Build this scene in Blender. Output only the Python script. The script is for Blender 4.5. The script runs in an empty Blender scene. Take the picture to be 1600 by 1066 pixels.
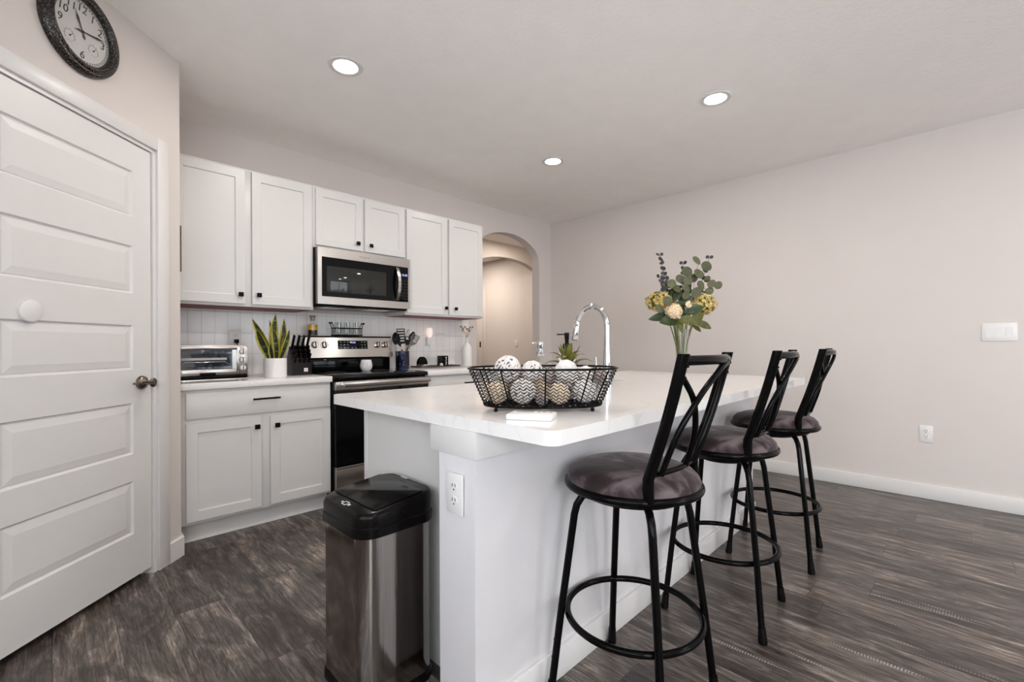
import bpy, bmesh, math, random
from mathutils import Vector, Matrix

# ------------------------------------------------------------------ camera, world, light, exposure
S = bpy.context.scene
COL = S.collection
PI = math.pi
random.seed(7)

cam_d = bpy.data.cameras.new('camera')
cam = bpy.data.objects.new('camera', cam_d)
COL.objects.link(cam)
S.camera = cam
FPX = 715.24
cam_d.sensor_width = 36.0
cam_d.sensor_fit = 'HORIZONTAL'
cam_d.lens = 36.0 * FPX / 1600.0
cam_d.shift_y = 6.667 / 1600.0
cam_d.clip_start = 0.02
yaw, roll = 0.7889, -0.0044
Fv = Vector((math.sin(yaw), math.cos(yaw), 0.0001)).normalized()
Rv = Vector((math.cos(yaw), -math.sin(yaw), 0))
Uv = Rv.cross(Fv)
R2 = Rv * math.cos(roll) + Uv * math.sin(roll)
U2 = -Rv * math.sin(roll) + Uv * math.cos(roll)
cam.matrix_world = Matrix(((R2.x, U2.x, -Fv.x, 0.0), (R2.y, U2.y, -Fv.y, 0.0), (R2.z, U2.z, -Fv.z, 1.1209), (0, 0, 0, 1)))

S.view_settings.view_transform = 'Standard'
S.view_settings.look = 'None'
S.view_settings.gamma = 1.0
S.view_settings.use_curve_mapping = False
S.view_settings.exposure = 0.72
try:
    S.cycles.max_bounces = 10
    S.cycles.diffuse_bounces = 6
    S.cycles.sample_clamp_indirect = 6.0
    S.cycles.caustics_reflective = False
    S.cycles.caustics_refractive = False
except Exception:
    pass

W = bpy.data.worlds.new('daylight_sky')
S.world = W
W.use_nodes = True
WN = W.node_tree.nodes['Background']
WN.inputs[0].default_value = (0.84, 0.92, 1.0, 1)
WN.inputs[1].default_value = 2.7


def area(name, loc, rot, sx, sy, power, color, shape='RECTANGLE', spread=PI, portal=False):
    d = bpy.data.lights.new(name, 'AREA')
    d.shape = shape
    d.size = sx
    d.size_y = sy
    d.energy = power
    d.color = color
    d.spread = spread
    if portal:
        d.cycles.is_portal = True
    o = bpy.data.objects.new(name, d)
    COL.objects.link(o)
    o.location = loc
    o.rotation_euler = rot
    return o


# daylight through the tall glass doors of the living area behind the camera, then fill from two added left windows
area('daylight_and_fill', (3.1, -4.46, 1.12), (PI / 2, 0, 0), 2.1, 2.2, 10, (1, 1, 1), portal=True)
area('daylight_and_fill', (-0.86, -2.4, 1.45), (PI / 2, 0, -PI / 2), 1.8, 1.3, 50, (0.92, 0.96, 1.0))  # fill at an added left window, lifts base cabinets and door
area('daylight_and_fill', (-0.86, 0.0, 1.45), (PI / 2, 0, -PI / 2), 2.2, 1.3, 2.5, (0.94, 0.97, 1.0))  # weak fill at a second added window, lifts the island end


# ------------------------------------------------------------------ materials
def _mat(name):
    m = bpy.data.materials.new(name)
    m.use_nodes = True
    nt = m.node_tree
    b = nt.nodes['Principled BSDF']
    return m, nt, b


def P(name, col, rough=0.5, metal=0.0, var=0.04, vscale=18.0, bump=0.0, bscale=200.0, bdist=0.001, spec=0.5, trans=0.0,
      ior=1.45, emis=None, estr=0.0, sheen=0.0, coat=0.0, stretch=None, detail=3.0, aniso=0.0):
    m, nt, b = _mat(name)
    N = nt.nodes
    L = nt.links
    tc = N.new('ShaderNodeTexCoord')
    mp = N.new('ShaderNodeMapping')
    L.new(tc.outputs['Object'], mp.inputs[0])
    if stretch:
        mp.inputs['Scale'].default_value = stretch
    nz = N.new('ShaderNodeTexNoise')
    nz.inputs['Scale'].default_value = vscale
    nz.inputs['Detail'].default_value = detail
    L.new(mp.outputs[0], nz.inputs['Vector'])
    rp = N.new('ShaderNodeValToRGB')
    lo = tuple(max(0, c * (1 - var)) for c in col) + (1,)
    hi = tuple(min(1, c * (1 + var)) for c in col) + (1,)
    rp.color_ramp.elements[0].color = lo
    rp.color_ramp.elements[1].color = hi
    rp.color_ramp.elements[0].position = 0.3
    rp.color_ramp.elements[1].position = 0.7
    L.new(nz.outputs['Fac'], rp.inputs[0])
    L.new(rp.outputs[0], b.inputs['Base Color'])
    b.inputs['Roughness'].default_value = rough
    b.inputs['Metallic'].default_value = metal
    b.inputs['Specular IOR Level'].default_value = spec
    b.inputs['IOR'].default_value = ior
    b.inputs['Transmission Weight'].default_value = trans
    b.inputs['Sheen Weight'].default_value = sheen
    b.inputs['Coat Weight'].default_value = coat
    if aniso:
        b.inputs['Anisotropic'].default_value = aniso
    if emis:
        b.inputs['Emission Color'].default_value = tuple(emis) + (1,)
        b.inputs['Emission Strength'].default_value = estr
    if bump:
        n2 = N.new('ShaderNodeTexNoise')
        n2.inputs['Scale'].default_value = bscale
        n2.inputs['Detail'].default_value = 4.0
        L.new(mp.outputs[0], n2.inputs['Vector'])
        bp = N.new('ShaderNodeBump')
        bp.inputs['Strength'].default_value = bump
        bp.inputs['Distance'].default_value = bdist
        L.new(n2.outputs['Fac'], bp.inputs['Height'])
        L.new(bp.outputs[0], b.inputs['Normal'])
    return m


M = {}
M['wall'] = P('wall_paint', (0.66, 0.605, 0.575), 0.75, var=0.01, vscale=3, bump=0.25, bscale=120, bdist=0.0015)
M['ceiling'] = P('ceiling_paint', (0.94, 0.90, 0.872), 0.9, var=0.015, vscale=6, bump=0.6, bscale=55, bdist=0.004)
M['trim'] = P('white_trim_paint', (0.70, 0.682, 0.668), 0.35, var=0.008)
M['door'] = P('white_door_paint', (0.71, 0.695, 0.68), 0.38, var=0.008)
M['cabinet'] = P('white_cabinet_paint', (0.66, 0.645, 0.63), 0.33, var=0.008)
M['island'] = P('island_paint', (0.70, 0.68, 0.69), 0.5, var=0.01, bump=0.25, bscale=150, bdist=0.001)
M['red_wood'] = P('red_brown_wood', (0.20, 0.022, 0.018), 0.5, var=0.25, vscale=9, stretch=(1, 8, 1))
M['black'] = P('black_metal_paint', (0.004, 0.0036, 0.004), 0.35, spec=0.12, metal=0.0, var=0.2)
M['black_gloss'] = P('black_gloss_metal', (0.0025, 0.0022, 0.0024), 0.15, var=0.15, spec=0.11)
M['black_plastic'] = P('black_plastic', (0.004, 0.0033, 0.0033), 0.22, var=0.15, spec=0.14)
M['black_glass'] = P('black_glass', (0.0025, 0.0025, 0.003), 0.04, var=0.1, spec=0.25)
M['steel'] = P('brushed_steel', (0.54, 0.515, 0.49), 0.22, metal=1.0, var=0.06, vscale=30, stretch=(1, 60, 60), aniso=0.5)
M['steel_v'] = P('smudged_steel', (0.34, 0.315, 0.295), 0.11, metal=1.0, var=0.10, vscale=7, stretch=(14, 14, 0.6), bump=0.05, bscale=8, bdist=0.004)
M['chrome'] = P('chrome', (0.62, 0.62, 0.63), 0.05, metal=1.0, var=0.02)
M['bronze'] = P('dark_nickel', (0.21, 0.175, 0.15), 0.25, metal=1.0, var=0.25, vscale=60)
M['white_plastic'] = P('white_plastic', (0.75, 0.73, 0.72), 0.35, var=0.01)
M['white_ceramic'] = P('white_ceramic', (0.75, 0.73, 0.72), 0.25, var=0.01)
M['dark_hole'] = P('dark_slot', (0.03, 0.028, 0.028), 0.6)
M['led_white'] = P('lamp_lens', (1, 1, 1), 0.4, emis=(1.0, 0.96, 0.90), estr=9.0)
M['blue_led'] = P('blue_display', (0.02, 0.02, 0.2), 0.4, emis=(0.35, 0.38, 1.0), estr=2.2)
M['print_grey'] = P('grey_print', (0.45, 0.44, 0.44), 0.5)
M['print_dim'] = P('dim_print', (0.12, 0.12, 0.125), 0.5)
M['burner'] = P('burner_print', (0.06, 0.06, 0.062), 0.15)
M['cushion'] = None
def thin_glass(name, tint=(0.97, 0.985, 0.98), refl=0.9, rough=0.02):
    m = bpy.data.materials.new(name)
    m.use_nodes = True
    nt = m.node_tree
    nt.nodes.remove(nt.nodes['Principled BSDF'])
    out = nt.nodes['Material Output']
    tr = nt.nodes.new('ShaderNodeBsdfTransparent'); tr.inputs[0].default_value = tuple(tint) + (1,)
    gl = nt.nodes.new('ShaderNodeBsdfGlossy'); gl.inputs['Roughness'].default_value = rough
    gl.inputs[0].default_value = (refl, refl, refl, 1)
    lw = nt.nodes.new('ShaderNodeLayerWeight'); lw.inputs[0].default_value = 0.5
    pw = nt.nodes.new('ShaderNodeMath'); pw.operation = 'POWER'; pw.inputs[1].default_value = 4.0
    ma = nt.nodes.new('ShaderNodeMath'); ma.operation = 'MULTIPLY_ADD'; ma.inputs[1].default_value = 0.9; ma.inputs[2].default_value = 0.045
    nt.links.new(lw.outputs['Facing'], pw.inputs[0]); nt.links.new(pw.outputs[0], ma.inputs[0])
    mx = nt.nodes.new('ShaderNodeMixShader')
    nt.links.new(ma.outputs[0], mx.inputs[0]); nt.links.new(tr.outputs[0], mx.inputs[1]); nt.links.new(gl.outputs[0], mx.inputs[2])
    nt.links.new(mx.outputs[0], out.inputs[0])
    return m


M['glass'] = thin_glass('clear_glass')
M['glass_grey'] = thin_glass('clear_glass_edge', (0.95, 0.96, 0.958))
M['oil'] = P('golden_oil', (0.80, 0.46, 0.02), 0.12, var=0.1)
M['vinegar'] = P('dark_vinegar', (0.02, 0.010, 0.006), 0.1)
M['cork'] = P('cork_stopper', (0.28, 0.25, 0.17), 0.6, var=0.2)
M['water'] = thin_glass('vase_water', (0.93, 0.95, 0.93))
M['rattan_white'] = P('white_rattan', (0.68, 0.635, 0.60), 0.7, var=0.12, vscale=90)
M['tan_wicker'] = P('tan_wicker', (0.68, 0.55, 0.42), 0.8, var=0.25, vscale=70, bump=0.8, bscale=130, bdist=0.004)
M['fluff_white'] = P('white_shaggy', (0.70, 0.67, 0.645), 0.9, var=0.10, vscale=60, bump=1.0, bscale=110, bdist=0.006)
M['twig_grey'] = P('grey_twig', (0.33, 0.27, 0.25), 0.8, var=0.4, vscale=80, bump=0.8, bscale=120, bdist=0.004)
M['leaf_grey'] = P('grey_green_leaf', (0.085, 0.088, 0.045), 0.6, var=0.25, vscale=40)
M['leaf_dark'] = P('dark_green_leaf', (0.025, 0.045, 0.012), 0.35, var=0.3, vscale=40)
M['leaf_mid'] = P('olive_leaf', (0.085, 0.088, 0.012), 0.45, var=0.35, vscale=35)
M['leaf_black'] = P('blackish_leaf', (0.018, 0.017, 0.022), 0.6, var=0.2)
M['stem'] = P('green_stem', (0.16, 0.19, 0.05), 0.5, var=0.3, vscale=40)
M['brown_stem'] = P('brown_stem', (0.10, 0.07, 0.05), 0.6, var=0.3)
M['hydrangea'] = P('yellow_petal', (0.52, 0.40, 0.14), 0.7, var=0.5, vscale=50)
M['mum'] = P('cream_petal', (0.86, 0.71, 0.50), 0.7, var=0.12, vscale=90)
M['dried'] = P('dried_flower', (0.36, 0.22, 0.09), 0.8, var=0.4, vscale=90)
M['succulent'] = P('succulent_leaf', (0.115, 0.11, 0.018), 0.4, var=0.4, vscale=30)
M['snake_green'] = None
M['snake_yellow'] = P('yellow_leaf_margin', (0.62, 0.55, 0.06), 0.4, var=0.15, vscale=40)
M['wood_dark'] = P('dark_stained_wood', (0.012, 0.007, 0.0085), 0.35, spec=0.2, var=0.3, vscale=10, stretch=(6, 6, 1))
M['plaque'] = P('weathered_plaque', (0.06, 0.045, 0.03), 0.7, var=0.7, vscale=60)
M['tile_grout'] = None
M['dial'] = P('dial_paper', (0.74, 0.72, 0.69), 0.6, var=0.015)
M['ink'] = P('black_ink', (0.02, 0.017, 0.016), 0.5)
M['ink_grey'] = P('grey_ink', (0.30, 0.29, 0.28), 0.5)
M['utensil_black'] = P('black_nylon', (0.004, 0.004, 0.004), 0.4, spec=0.15)
M['utensil_tip'] = P('pink_silicone', (0.55, 0.40, 0.37), 0.5)
M['brown_disc'] = P('brown_resin', (0.05, 0.03, 0.025), 0.4, var=0.5, vscale=60)
M['warm_bulb'] = P('warm_frosted_bulb', (0.9, 0.8, 0.75), 0.3, emis=(1.0, 0.78, 0.66), estr=0.30)
M['green_lcd'] = P('grey_lcd', (0.25, 0.25, 0.25), 0.3)


def node_mat(name, rough=0.4):
    m, nt, b = _mat(name)
    b.inputs['Roughness'].default_value = rough
    tc = nt.nodes.new('ShaderNodeTexCoord')
    return m, nt, b, tc, nt.nodes.new, nt.links.new


def ramp(N, stops):
    r = N('ShaderNodeValToRGB')
    e = r.color_ramp.elements
    while len(e) < len(stops):
        e.new(0.5)
    for i, (p, c) in enumerate(stops):
        e[i].position = p
        e[i].color = tuple(c) + (1,)
    return r


def floor_material():
    m, nt, b, tc, N, L = node_mat('grey_vinyl_plank', 0.30)
    RH = 0.182

    def math_(op, a, b_=None):
        n = N('ShaderNodeMath'); n.operation = op
        for i, v in enumerate((a, b_)):
            if v is None:
                continue
            if isinstance(v, (int, float)):
                n.inputs[i].default_value = v
            else:
                L(v, n.inputs[i])
        return n.outputs[0]

    sp_ = N('ShaderNodeSeparateXYZ'); L(tc.outputs['Object'], sp_.inputs[0])
    # planks run along y; each row is shifted by its own random length
    row = math_('FLOOR', math_('DIVIDE', sp_.outputs[0], RH))
    wn = N('ShaderNodeTexWhiteNoise'); wn.noise_dimensions = '1D'; L(row, wn.inputs['W'])
    u = math_('ADD', sp_.outputs[1], math_('MULTIPLY', wn.outputs['Value'], 7.0))
    cb = N('ShaderNodeCombineXYZ'); L(u, cb.inputs[0]); L(sp_.outputs[0], cb.inputs[1])
    br = N('ShaderNodeTexBrick')
    br.offset = 0.0
    for k, v in (('Scale', 1.0), ('Brick Width', 1.22), ('Row Height', RH), ('Mortar Size', 0.0011), ('Mortar Smooth', 0.2), ('Bias', 0.0)):
        br.inputs[k].default_value = v
    br.inputs['Color1'].default_value = (0, 0, 0, 1)
    br.inputs['Color2'].default_value = (1, 1, 1, 1)
    br.inputs['Mortar'].default_value = (0.5, 0.5, 0.5, 1)
    L(cb.outputs[0], br.inputs['Vector'])
    cell = math_('ADD', math_('MULTIPLY', math_('FLOOR', math_('DIVIDE', u, 1.22)), 3.7), math_('MULTIPLY', row, 11.3))
    w2 = N('ShaderNodeTexWhiteNoise'); w2.noise_dimensions = '1D'; L(cell, w2.inputs['W'])
    off = N('ShaderNodeVectorMath'); off.operation = 'SCALE'; L(w2.outputs['Color'], off.inputs[0]); off.inputs['Scale'].default_value = 40.0
    ad = N('ShaderNodeVectorMath'); ad.operation = 'ADD'; L(cb.outputs[0], ad.inputs[0]); L(off.outputs[0], ad.inputs[1])

    def noise(scale, detail, rough, dist, s_=1.0):
        mp = N('ShaderNodeMapping'); mp.inputs['Scale'].default_value = scale; L(ad.outputs[0], mp.inputs[0])
        n = N('ShaderNodeTexNoise'); n.inputs['Scale'].default_value = s_; n.inputs['Detail'].default_value = detail
        n.inputs['Roughness'].default_value = rough; n.inputs['Distortion'].default_value = dist
        L(mp.outputs[0], n.inputs['Vector'])
        return n.outputs['Fac']

    grain = noise((4.0, 55, 1), 8, 0.70, 0.5)
    fine = noise((14, 190, 1), 4, 0.6, 0.2)
    patch = noise((2.6, 9, 1), 6, 0.65, 1.6)
    blot = noise((1.1, 3.0, 1), 3, 0.5, 0.8)

    def mul(c1, c2, f=1.0):
        x = N('ShaderNodeMix'); x.data_type = 'RGBA'; x.blend_type = 'MULTIPLY'; x.inputs[0].default_value = f
        L(c1, x.inputs[6]); L(c2, x.inputs[7])
        return x.outputs[2]

    def rmp(fac, stops):
        r = ramp(N, stops); L(fac, r.inputs[0]); return r.outputs[0]

    base = rmp(patch, [(0.28, (0.022, 0.017, 0.015)), (0.42, (0.052, 0.042, 0.038)), (0.54, (0.092, 0.077, 0.070)), (0.66, (0.180, 0.155, 0.140)), (0.78, (0.34, 0.303, 0.275))])
    c = mul(base, rmp(grain, [(0.32, (0.40, 0.38, 0.37)), (0.50, (0.95, 0.95, 0.95)), (0.68, (1.75, 1.72, 1.7))]))
    c = mul(c, rmp(fine, [(0.34, (0.58, 0.57, 0.56)), (0.66, (1.42, 1.42, 1.41))]))
    c = mul(c, rmp(blot, [(0.30, (0.80, 0.79, 0.78)), (0.70, (1.22, 1.20, 1.17))]))
    c = mul(c, rmp(w2.outputs['Value'], [(0.0, (0.62, 0.60, 0.59)), (0.5, (1.0, 1.0, 1.0)), (1.0, (1.42, 1.38, 1.34))]))
    # pale saw marks across some planks
    saw = noise((0.8, 14, 1), 2, 0.5, 0.3, 2.2)
    wv = N('ShaderNodeTexWave'); wv.inputs['Scale'].default_value = 34; wv.inputs['Distortion'].default_value = 4; L(cb.outputs[0], wv.inputs['Vector'])
    fsaw = math_('MULTIPLY', rmp(saw, [(0.64, (0, 0, 0)), (0.72, (0.75, 0.75, 0.75))]), wv.outputs['Fac'])
    x = N('ShaderNodeMix'); x.data_type = 'RGBA'; L(fsaw, x.inputs[0]); L(c, x.inputs[6]); x.inputs[7].default_value = (0.40, 0.365, 0.335, 1)
    # dark cracks along the grain
    crack = noise((1.6, 24, 1), 5, 0.6, 1.2, 1.3)
    fcr = rmp(math_('ABSOLUTE', math_('SUBTRACT', crack, 0.5)), [(0.0, (0.85, 0.85, 0.85)), (0.010, (0.0, 0.0, 0.0))])
    fcr2 = math_('MULTIPLY', fcr, rmp(blot, [(0.52, (0, 0, 0)), (0.62, (1, 1, 1))]))
    y = N('ShaderNodeMix'); y.data_type = 'RGBA'; L(fcr2, y.inputs[0]); L(x.outputs[2], y.inputs[6]); y.inputs[7].default_value = (0.018, 0.014, 0.013, 1)
    z = N('ShaderNodeMix'); z.data_type = 'RGBA'; L(br.outputs['Fac'], z.inputs[0]); L(y.outputs[2], z.inputs[6]); z.inputs[7].default_value = (0.018, 0.014, 0.013, 1)
    L(z.outputs[2], b.inputs['Base Color'])
    bp = N('ShaderNodeBump'); bp.inputs['Strength'].default_value = 0.25; bp.inputs['Distance'].default_value = 0.0015
    L(grain, bp.inputs['Height']); L(bp.outputs[0], b.inputs['Normal'])
    return m


def tile_material():
    m, nt, b, tc, N, L = node_mat('white_backsplash_tile', 0.18)
    mp = N('ShaderNodeMapping')
    mp.inputs['Rotation'].default_value = (-PI / 2, 0, 0)
    mp.inputs['Location'].default_value = (0, 0, 0)
    L(tc.outputs['Object'], mp.inputs[0])
    br = N('ShaderNodeTexBrick')
    br.offset = 0.0
    br.inputs['Scale'].default_value = 1.0
    br.inputs['Brick Width'].default_value = 0.0785
    br.inputs['Row Height'].default_value = 0.150
    br.inputs['Mortar Size'].default_value = 0.0016
    br.inputs['Mortar Smooth'].default_value = 0.3
    br.inputs['Color1'].default_value = (0.80, 0.78, 0.77, 1)
    br.inputs['Color2'].default_value = (0.83, 0.81, 0.80, 1)
    br.inputs['Mortar'].default_value = (0.60, 0.58, 0.57, 1)
    L(mp.outputs[0], br.inputs['Vector'])
    L(br.outputs['Color'], b.inputs['Base Color'])
    bp = N('ShaderNodeBump'); bp.invert = True; bp.inputs['Strength'].default_value = 0.6; bp.inputs['Distance'].default_value = 0.002
    L(br.outputs['Fac'], bp.inputs['Height']); L(bp.outputs[0], b.inputs['Normal'])
    return m


def quartz_material():
    m, nt, b, tc, N, L = node_mat('white_quartz', 0.12)
    n = N('ShaderNodeTexNoise'); n.inputs['Scale'].default_value = 2.2; n.inputs['Detail'].default_value = 8; n.inputs['Distortion'].default_value = 1.4
    L(tc.outputs['Object'], n.inputs['Vector'])
    r = ramp(N, [(0.0, (0.80, 0.775, 0.755)), (0.482, (0.80, 0.775, 0.755)), (0.502, (0.745, 0.72, 0.705)), (0.522, (0.80, 0.775, 0.755)), (1.0, (0.78, 0.755, 0.735))])
    L(n.outputs['Fac'], r.inputs[0]); L(r.outputs[0], b.inputs['Base Color'])
    return m


def cushion_material():
    m, nt, b, tc, N, L = node_mat('dark_plum_microsuede', 0.75)
    n = N('ShaderNodeTexNoise'); n.inputs['Scale'].default_value = 5.5; n.inputs['Detail'].default_value = 6; n.inputs['Distortion'].default_value = 1.8
    L(tc.outputs['Object'], n.inputs['Vector'])
    r = ramp(N, [(0.36, (0.008, 0.004, 0.004)), (0.50, (0.032, 0.020, 0.020)), (0.64, (0.135, 0.104, 0.110))])
    L(n.outputs['Fac'], r.inputs[0]); L(r.outputs[0], b.inputs['Base Color'])
    b.inputs['Sheen Weight'].default_value = 0.30
    b.inputs['Sheen Roughness'].default_value = 0.4
    b.inputs['Sheen Tint'].default_value = (0.75, 0.66, 0.66, 1)
    b.inputs['Specular IOR Level'].default_value = 0.2
    return m


def snake_material():
    m, nt, b, tc, N, L = node_mat('banded_snake_leaf', 0.4)
    mp = N('ShaderNodeMapping'); mp.inputs['Scale'].default_value = (12, 12, 70)
    L(tc.outputs['Object'], mp.inputs[0])
    n = N('ShaderNodeTexNoise'); n.inputs['Scale'].default_value = 1.0; n.inputs['Detail'].default_value = 3
    L(mp.outputs[0], n.inputs['Vector'])
    r = ramp(N, [(0.40, (0.020, 0.035, 0.018)), (0.55, (0.06, 0.085, 0.04)), (0.68, (0.22, 0.25, 0.13))])
    L(n.outputs['Fac'], r.inputs[0]); L(r.outputs[0], b.inputs['Base Color'])
    return m


def frame_material():
    m, nt, b, tc, N, L = node_mat('antiqued_silver_black', 0.32)
    n = N('ShaderNodeTexNoise'); n.inputs['Scale'].default_value = 260; n.inputs['Detail'].default_value = 6
    L(tc.outputs['Object'], n.inputs['Vector'])
    r = ramp(N, [(0.46, (0.012, 0.010, 0.010)), (0.58, (0.06, 0.052, 0.048)), (0.68, (0.34, 0.31, 0.28))])
    L(n.outputs['Fac'], r.inputs[0]); L(r.outputs[0], b.inputs['Base Color'])
    b.inputs['Metallic'].default_value = 0.6
    return m


def crock_material():
    m, nt, b, tc, N, L = node_mat('navy_floral_glaze', 0.18)
    n = N('ShaderNodeTexVoronoi'); n.inputs['Scale'].default_value = 55
    L(tc.outputs['Object'], n.inputs['Vector'])
    r = ramp(N, [(0.0, (0.30, 0.38, 0.62)), (0.22, (0.05, 0.09, 0.34)), (0.45, (0.006, 0.008, 0.02))])
    L(n.outputs['Distance'], r.inputs[0])
    sx = N('ShaderNodeSeparateXYZ'); L(tc.outputs['Object'], sx.inputs[0])
    ad = N('ShaderNodeMath'); ad.operation = 'ABSOLUTE'
    sub = N('ShaderNodeMath'); sub.operation = 'SUBTRACT'; L(sx.outputs[0], sub.inputs[0]); sub.inputs[1].default_value = -0.012
    L(sub.outputs[0], ad.inputs[0])
    lt = N('ShaderNodeMath'); lt.operation = 'LESS_THAN'; L(ad.outputs[0], lt.inputs[0]); lt.inputs[1].default_value = 0.024
    mx = N('ShaderNodeMix'); mx.data_type = 'RGBA'
    L(lt.outputs[0], mx.inputs[0]); mx.inputs[6].default_value = (0.006, 0.007, 0.014, 1); L(r.outputs[0], mx.inputs[7])
    L(mx.outputs[2], b.inputs['Base Color'])
    return m


M['floor'] = floor_material()
M['tile'] = tile_material()
M['quartz'] = quartz_material()
M['cushion'] = cushion_material()
M['snake_green'] = snake_material()
M['antique'] = frame_material()
M['crock'] = crock_material()
M['hall_wall'] = P('hall_paint', (0.66, 0.605, 0.565), 0.8, var=0.01, vscale=3)


# ------------------------------------------------------------------ mesh helpers
def rot_from_z(d):
    return Vector((0, 0, 1)).rotation_difference(Vector(d).normalized()).to_matrix().to_4x4()


class MB:
    def __init__(self):
        self.bm = bmesh.new()
        self.mi = 0

    def _tag(self, faces):
        for f in faces:
            f.material_index = self.mi

    def box(self, x0, x1, y0, y1, z0, z1, bev=0.0, seg=2, mat=None):
        c = Vector(((x0 + x1) / 2, (y0 + y1) / 2, (z0 + z1) / 2))
        mm = Matrix.Translation(c) @ Matrix.Diagonal((abs(x1 - x0), abs(y1 - y0), abs(z1 - z0), 1))
        if mat is not None:
            mm = mat @ mm
        r = bmesh.ops.create_cube(self.bm, size=1.0, matrix=mm)
        vs = r['verts']
        fs = set(f for v in vs for f in v.link_faces)
        self._tag(fs)
        if bev > 0:
            es = list(set(e for v in vs for e in v.link_edges))
            rb = bmesh.ops.bevel(self.bm, geom=es, offset=bev, segments=seg, profile=0.5, affect='EDGES', clamp_overlap=True)
            self._tag(rb['faces'])
        return self

    def quad(self, pts):
        f = self.bm.faces.new([self.bm.verts.new(p) for p in pts])
        f.material_index = self.mi
        return self

    def rings(self, loops, close=True, cap0=True, cap1=True):
        bm = self.bm
        L = [[bm.verts.new(p) for p in lp] for lp in loops]
        n = len(L[0])
        for a, b in zip(L[:-1], L[1:]):
            rng = range(n) if close else range(n - 1)
            for i in rng:
                j = (i + 1) % n
                f = bm.faces.new((a[i], a[j], b[j], b[i]))
                f.material_index = self.mi
        if cap0 and n > 2:
            f = bm.faces.new(list(reversed(L[0]))); f.material_index = self.mi
        if cap1 and n > 2:
            f = bm.faces.new(L[-1]); f.material_index = self.mi
        return self

    def cyl(self, p0, p1, r0, r1=None, seg=20, cap=True):
        p0 = Vector(p0); p1 = Vector(p1)
        r1 = r0 if r1 is None else r1
        q = rot_from_z(p1 - p0)
        lo = []
        for p, r in ((p0, r0), (p1, r1)):
            lo.append([p + (q @ Vector((r * math.cos(2 * PI * i / seg), r * math.sin(2 * PI * i / seg), 0))) for i in range(seg)])
        return self.rings(lo, True, cap, cap)

    def lathe(self, prof, c=(0, 0, 0), axis=(0, 0, 1), seg=32, cap0=True, cap1=True, sx=1.0, sy=1.0):
        c = Vector(c)
        q = rot_from_z(axis)
        lo = []
        for r, z in prof:
            r = max(r, 1e-5)
            lo.append([c + (q @ Vector((sx * r * math.cos(2 * PI * i / seg), sy * r * math.sin(2 * PI * i / seg), z))) for i in range(seg)])
        return self.rings(lo, True, cap0, cap1)

    def tube(self, pts, r, seg=8, closed=False, rad=None):
        pts = [Vector(p) for p in pts]
        n = len(pts)
        tang = []
        for i in range(n):
            if closed:
                t = pts[(i + 1) % n] - pts[i - 1]
            else:
                t = pts[min(i + 1, n - 1)] - pts[max(i - 1, 0)]
            tang.append(t.normalized())
        up = Vector((0, 0, 1))
        if abs(tang[0].dot(up)) > 0.9:
            up = Vector((1, 0, 0))
        nrm = (up - tang[0] * up.dot(tang[0])).normalized()
        lo = []
        for i in range(n):
            t = tang[i]
            nrm = (nrm - t * nrm.dot(t))
            if nrm.length < 1e-6:
                nrm = t.orthogonal()
            nrm.normalize()
            b = t.cross(nrm)
            rr = rad[i] if rad else r
            lo.append([pts[i] + nrm * (rr * math.cos(2 * PI * k / seg)) + b * (rr * math.sin(2 * PI * k / seg)) for k in range(seg)])
        if closed:
            lo.append(lo[0])
            bm = self.bm
            L = [[bm.verts.new(p) for p in lp] for lp in lo[:-1]]
            # align last ring to the first
            best = 0; bd = 1e9
            for s in range(seg):
                dd = (L[-1][0].co - L[0][s].co).length
                if dd < bd:
                    bd = dd; best = s
            for a in range(n):
                A = L[a]
                B = L[(a + 1) % n]
                off = best if a == n - 1 else 0
                for k in range(seg):
                    f = bm.faces.new((A[k], A[(k + 1) % seg], B[(k + 1 + off) % seg], B[(k + off) % seg]))
                    f.material_index = self.mi
            return self
        return self.rings(lo)

    def prism(self, outline, h0, h1, axis='z', bev=0.0, seg=2):
        def mk(u, v, h):
            return {'z': (u, v, h), 'y': (u, h, v), 'x': (h, u, v)}[axis]
        bm = self.bm
        a = [bm.verts.new(mk(u, v, h0)) for u, v in outline]
        b = [bm.verts.new(mk(u, v, h1)) for u, v in outline]
        n = len(outline)
        fs = [bm.faces.new(list(reversed(a))), bm.faces.new(b)]
        es = [e for f in fs for e in f.edges]
        for i in range(n):
            j = (i + 1) % n
            fs.append(bm.faces.new((a[i], a[j], b[j], b[i])))
        self._tag(fs)
        if bev > 0:
            rb = bmesh.ops.bevel(bm, geom=list(set(es)), offset=bev, segments=seg, profile=0.5, affect='EDGES', clamp_overlap=True)
            self._tag(rb['faces'])
        return self

    def sphere(self, c, r, seg=16, rings=10, sc=(1, 1, 1), rot=None):
        mm = Matrix.Translation(Vector(c))
        if rot is not None:
            mm = mm @ rot
        mm = mm @ Matrix.Diagonal((sc[0], sc[1], sc[2], 1))
        rr = bmesh.ops.create_uvsphere(self.bm, u_segments=seg, v_segments=rings, radius=r, matrix=mm)
        self._tag(set(f for v in rr['verts'] for f in v.link_faces))
        return self

    def text(self, body, size, mat, extrude=0.0004, shear=0.0, align='CENTER'):
        cu = bpy.data.curves.new('lettering', 'FONT')
        cu.body = body
        cu.size = size
        cu.align_x = align
        cu.align_y = 'CENTER'
        cu.extrude = extrude
        cu.shear = shear
        cu.resolution_u = 3
        ob = bpy.data.objects.new('lettering', cu)
        COL.objects.link(ob)
        dg = bpy.context.evaluated_depsgraph_get()
        me = bpy.data.meshes.new_from_object(ob.evaluated_get(dg))
        bpy.data.objects.remove(ob)
        bpy.data.curves.remove(cu)
        vs = [self.bm.verts.new(mat @ v.co) for v in me.vertices]
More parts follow.
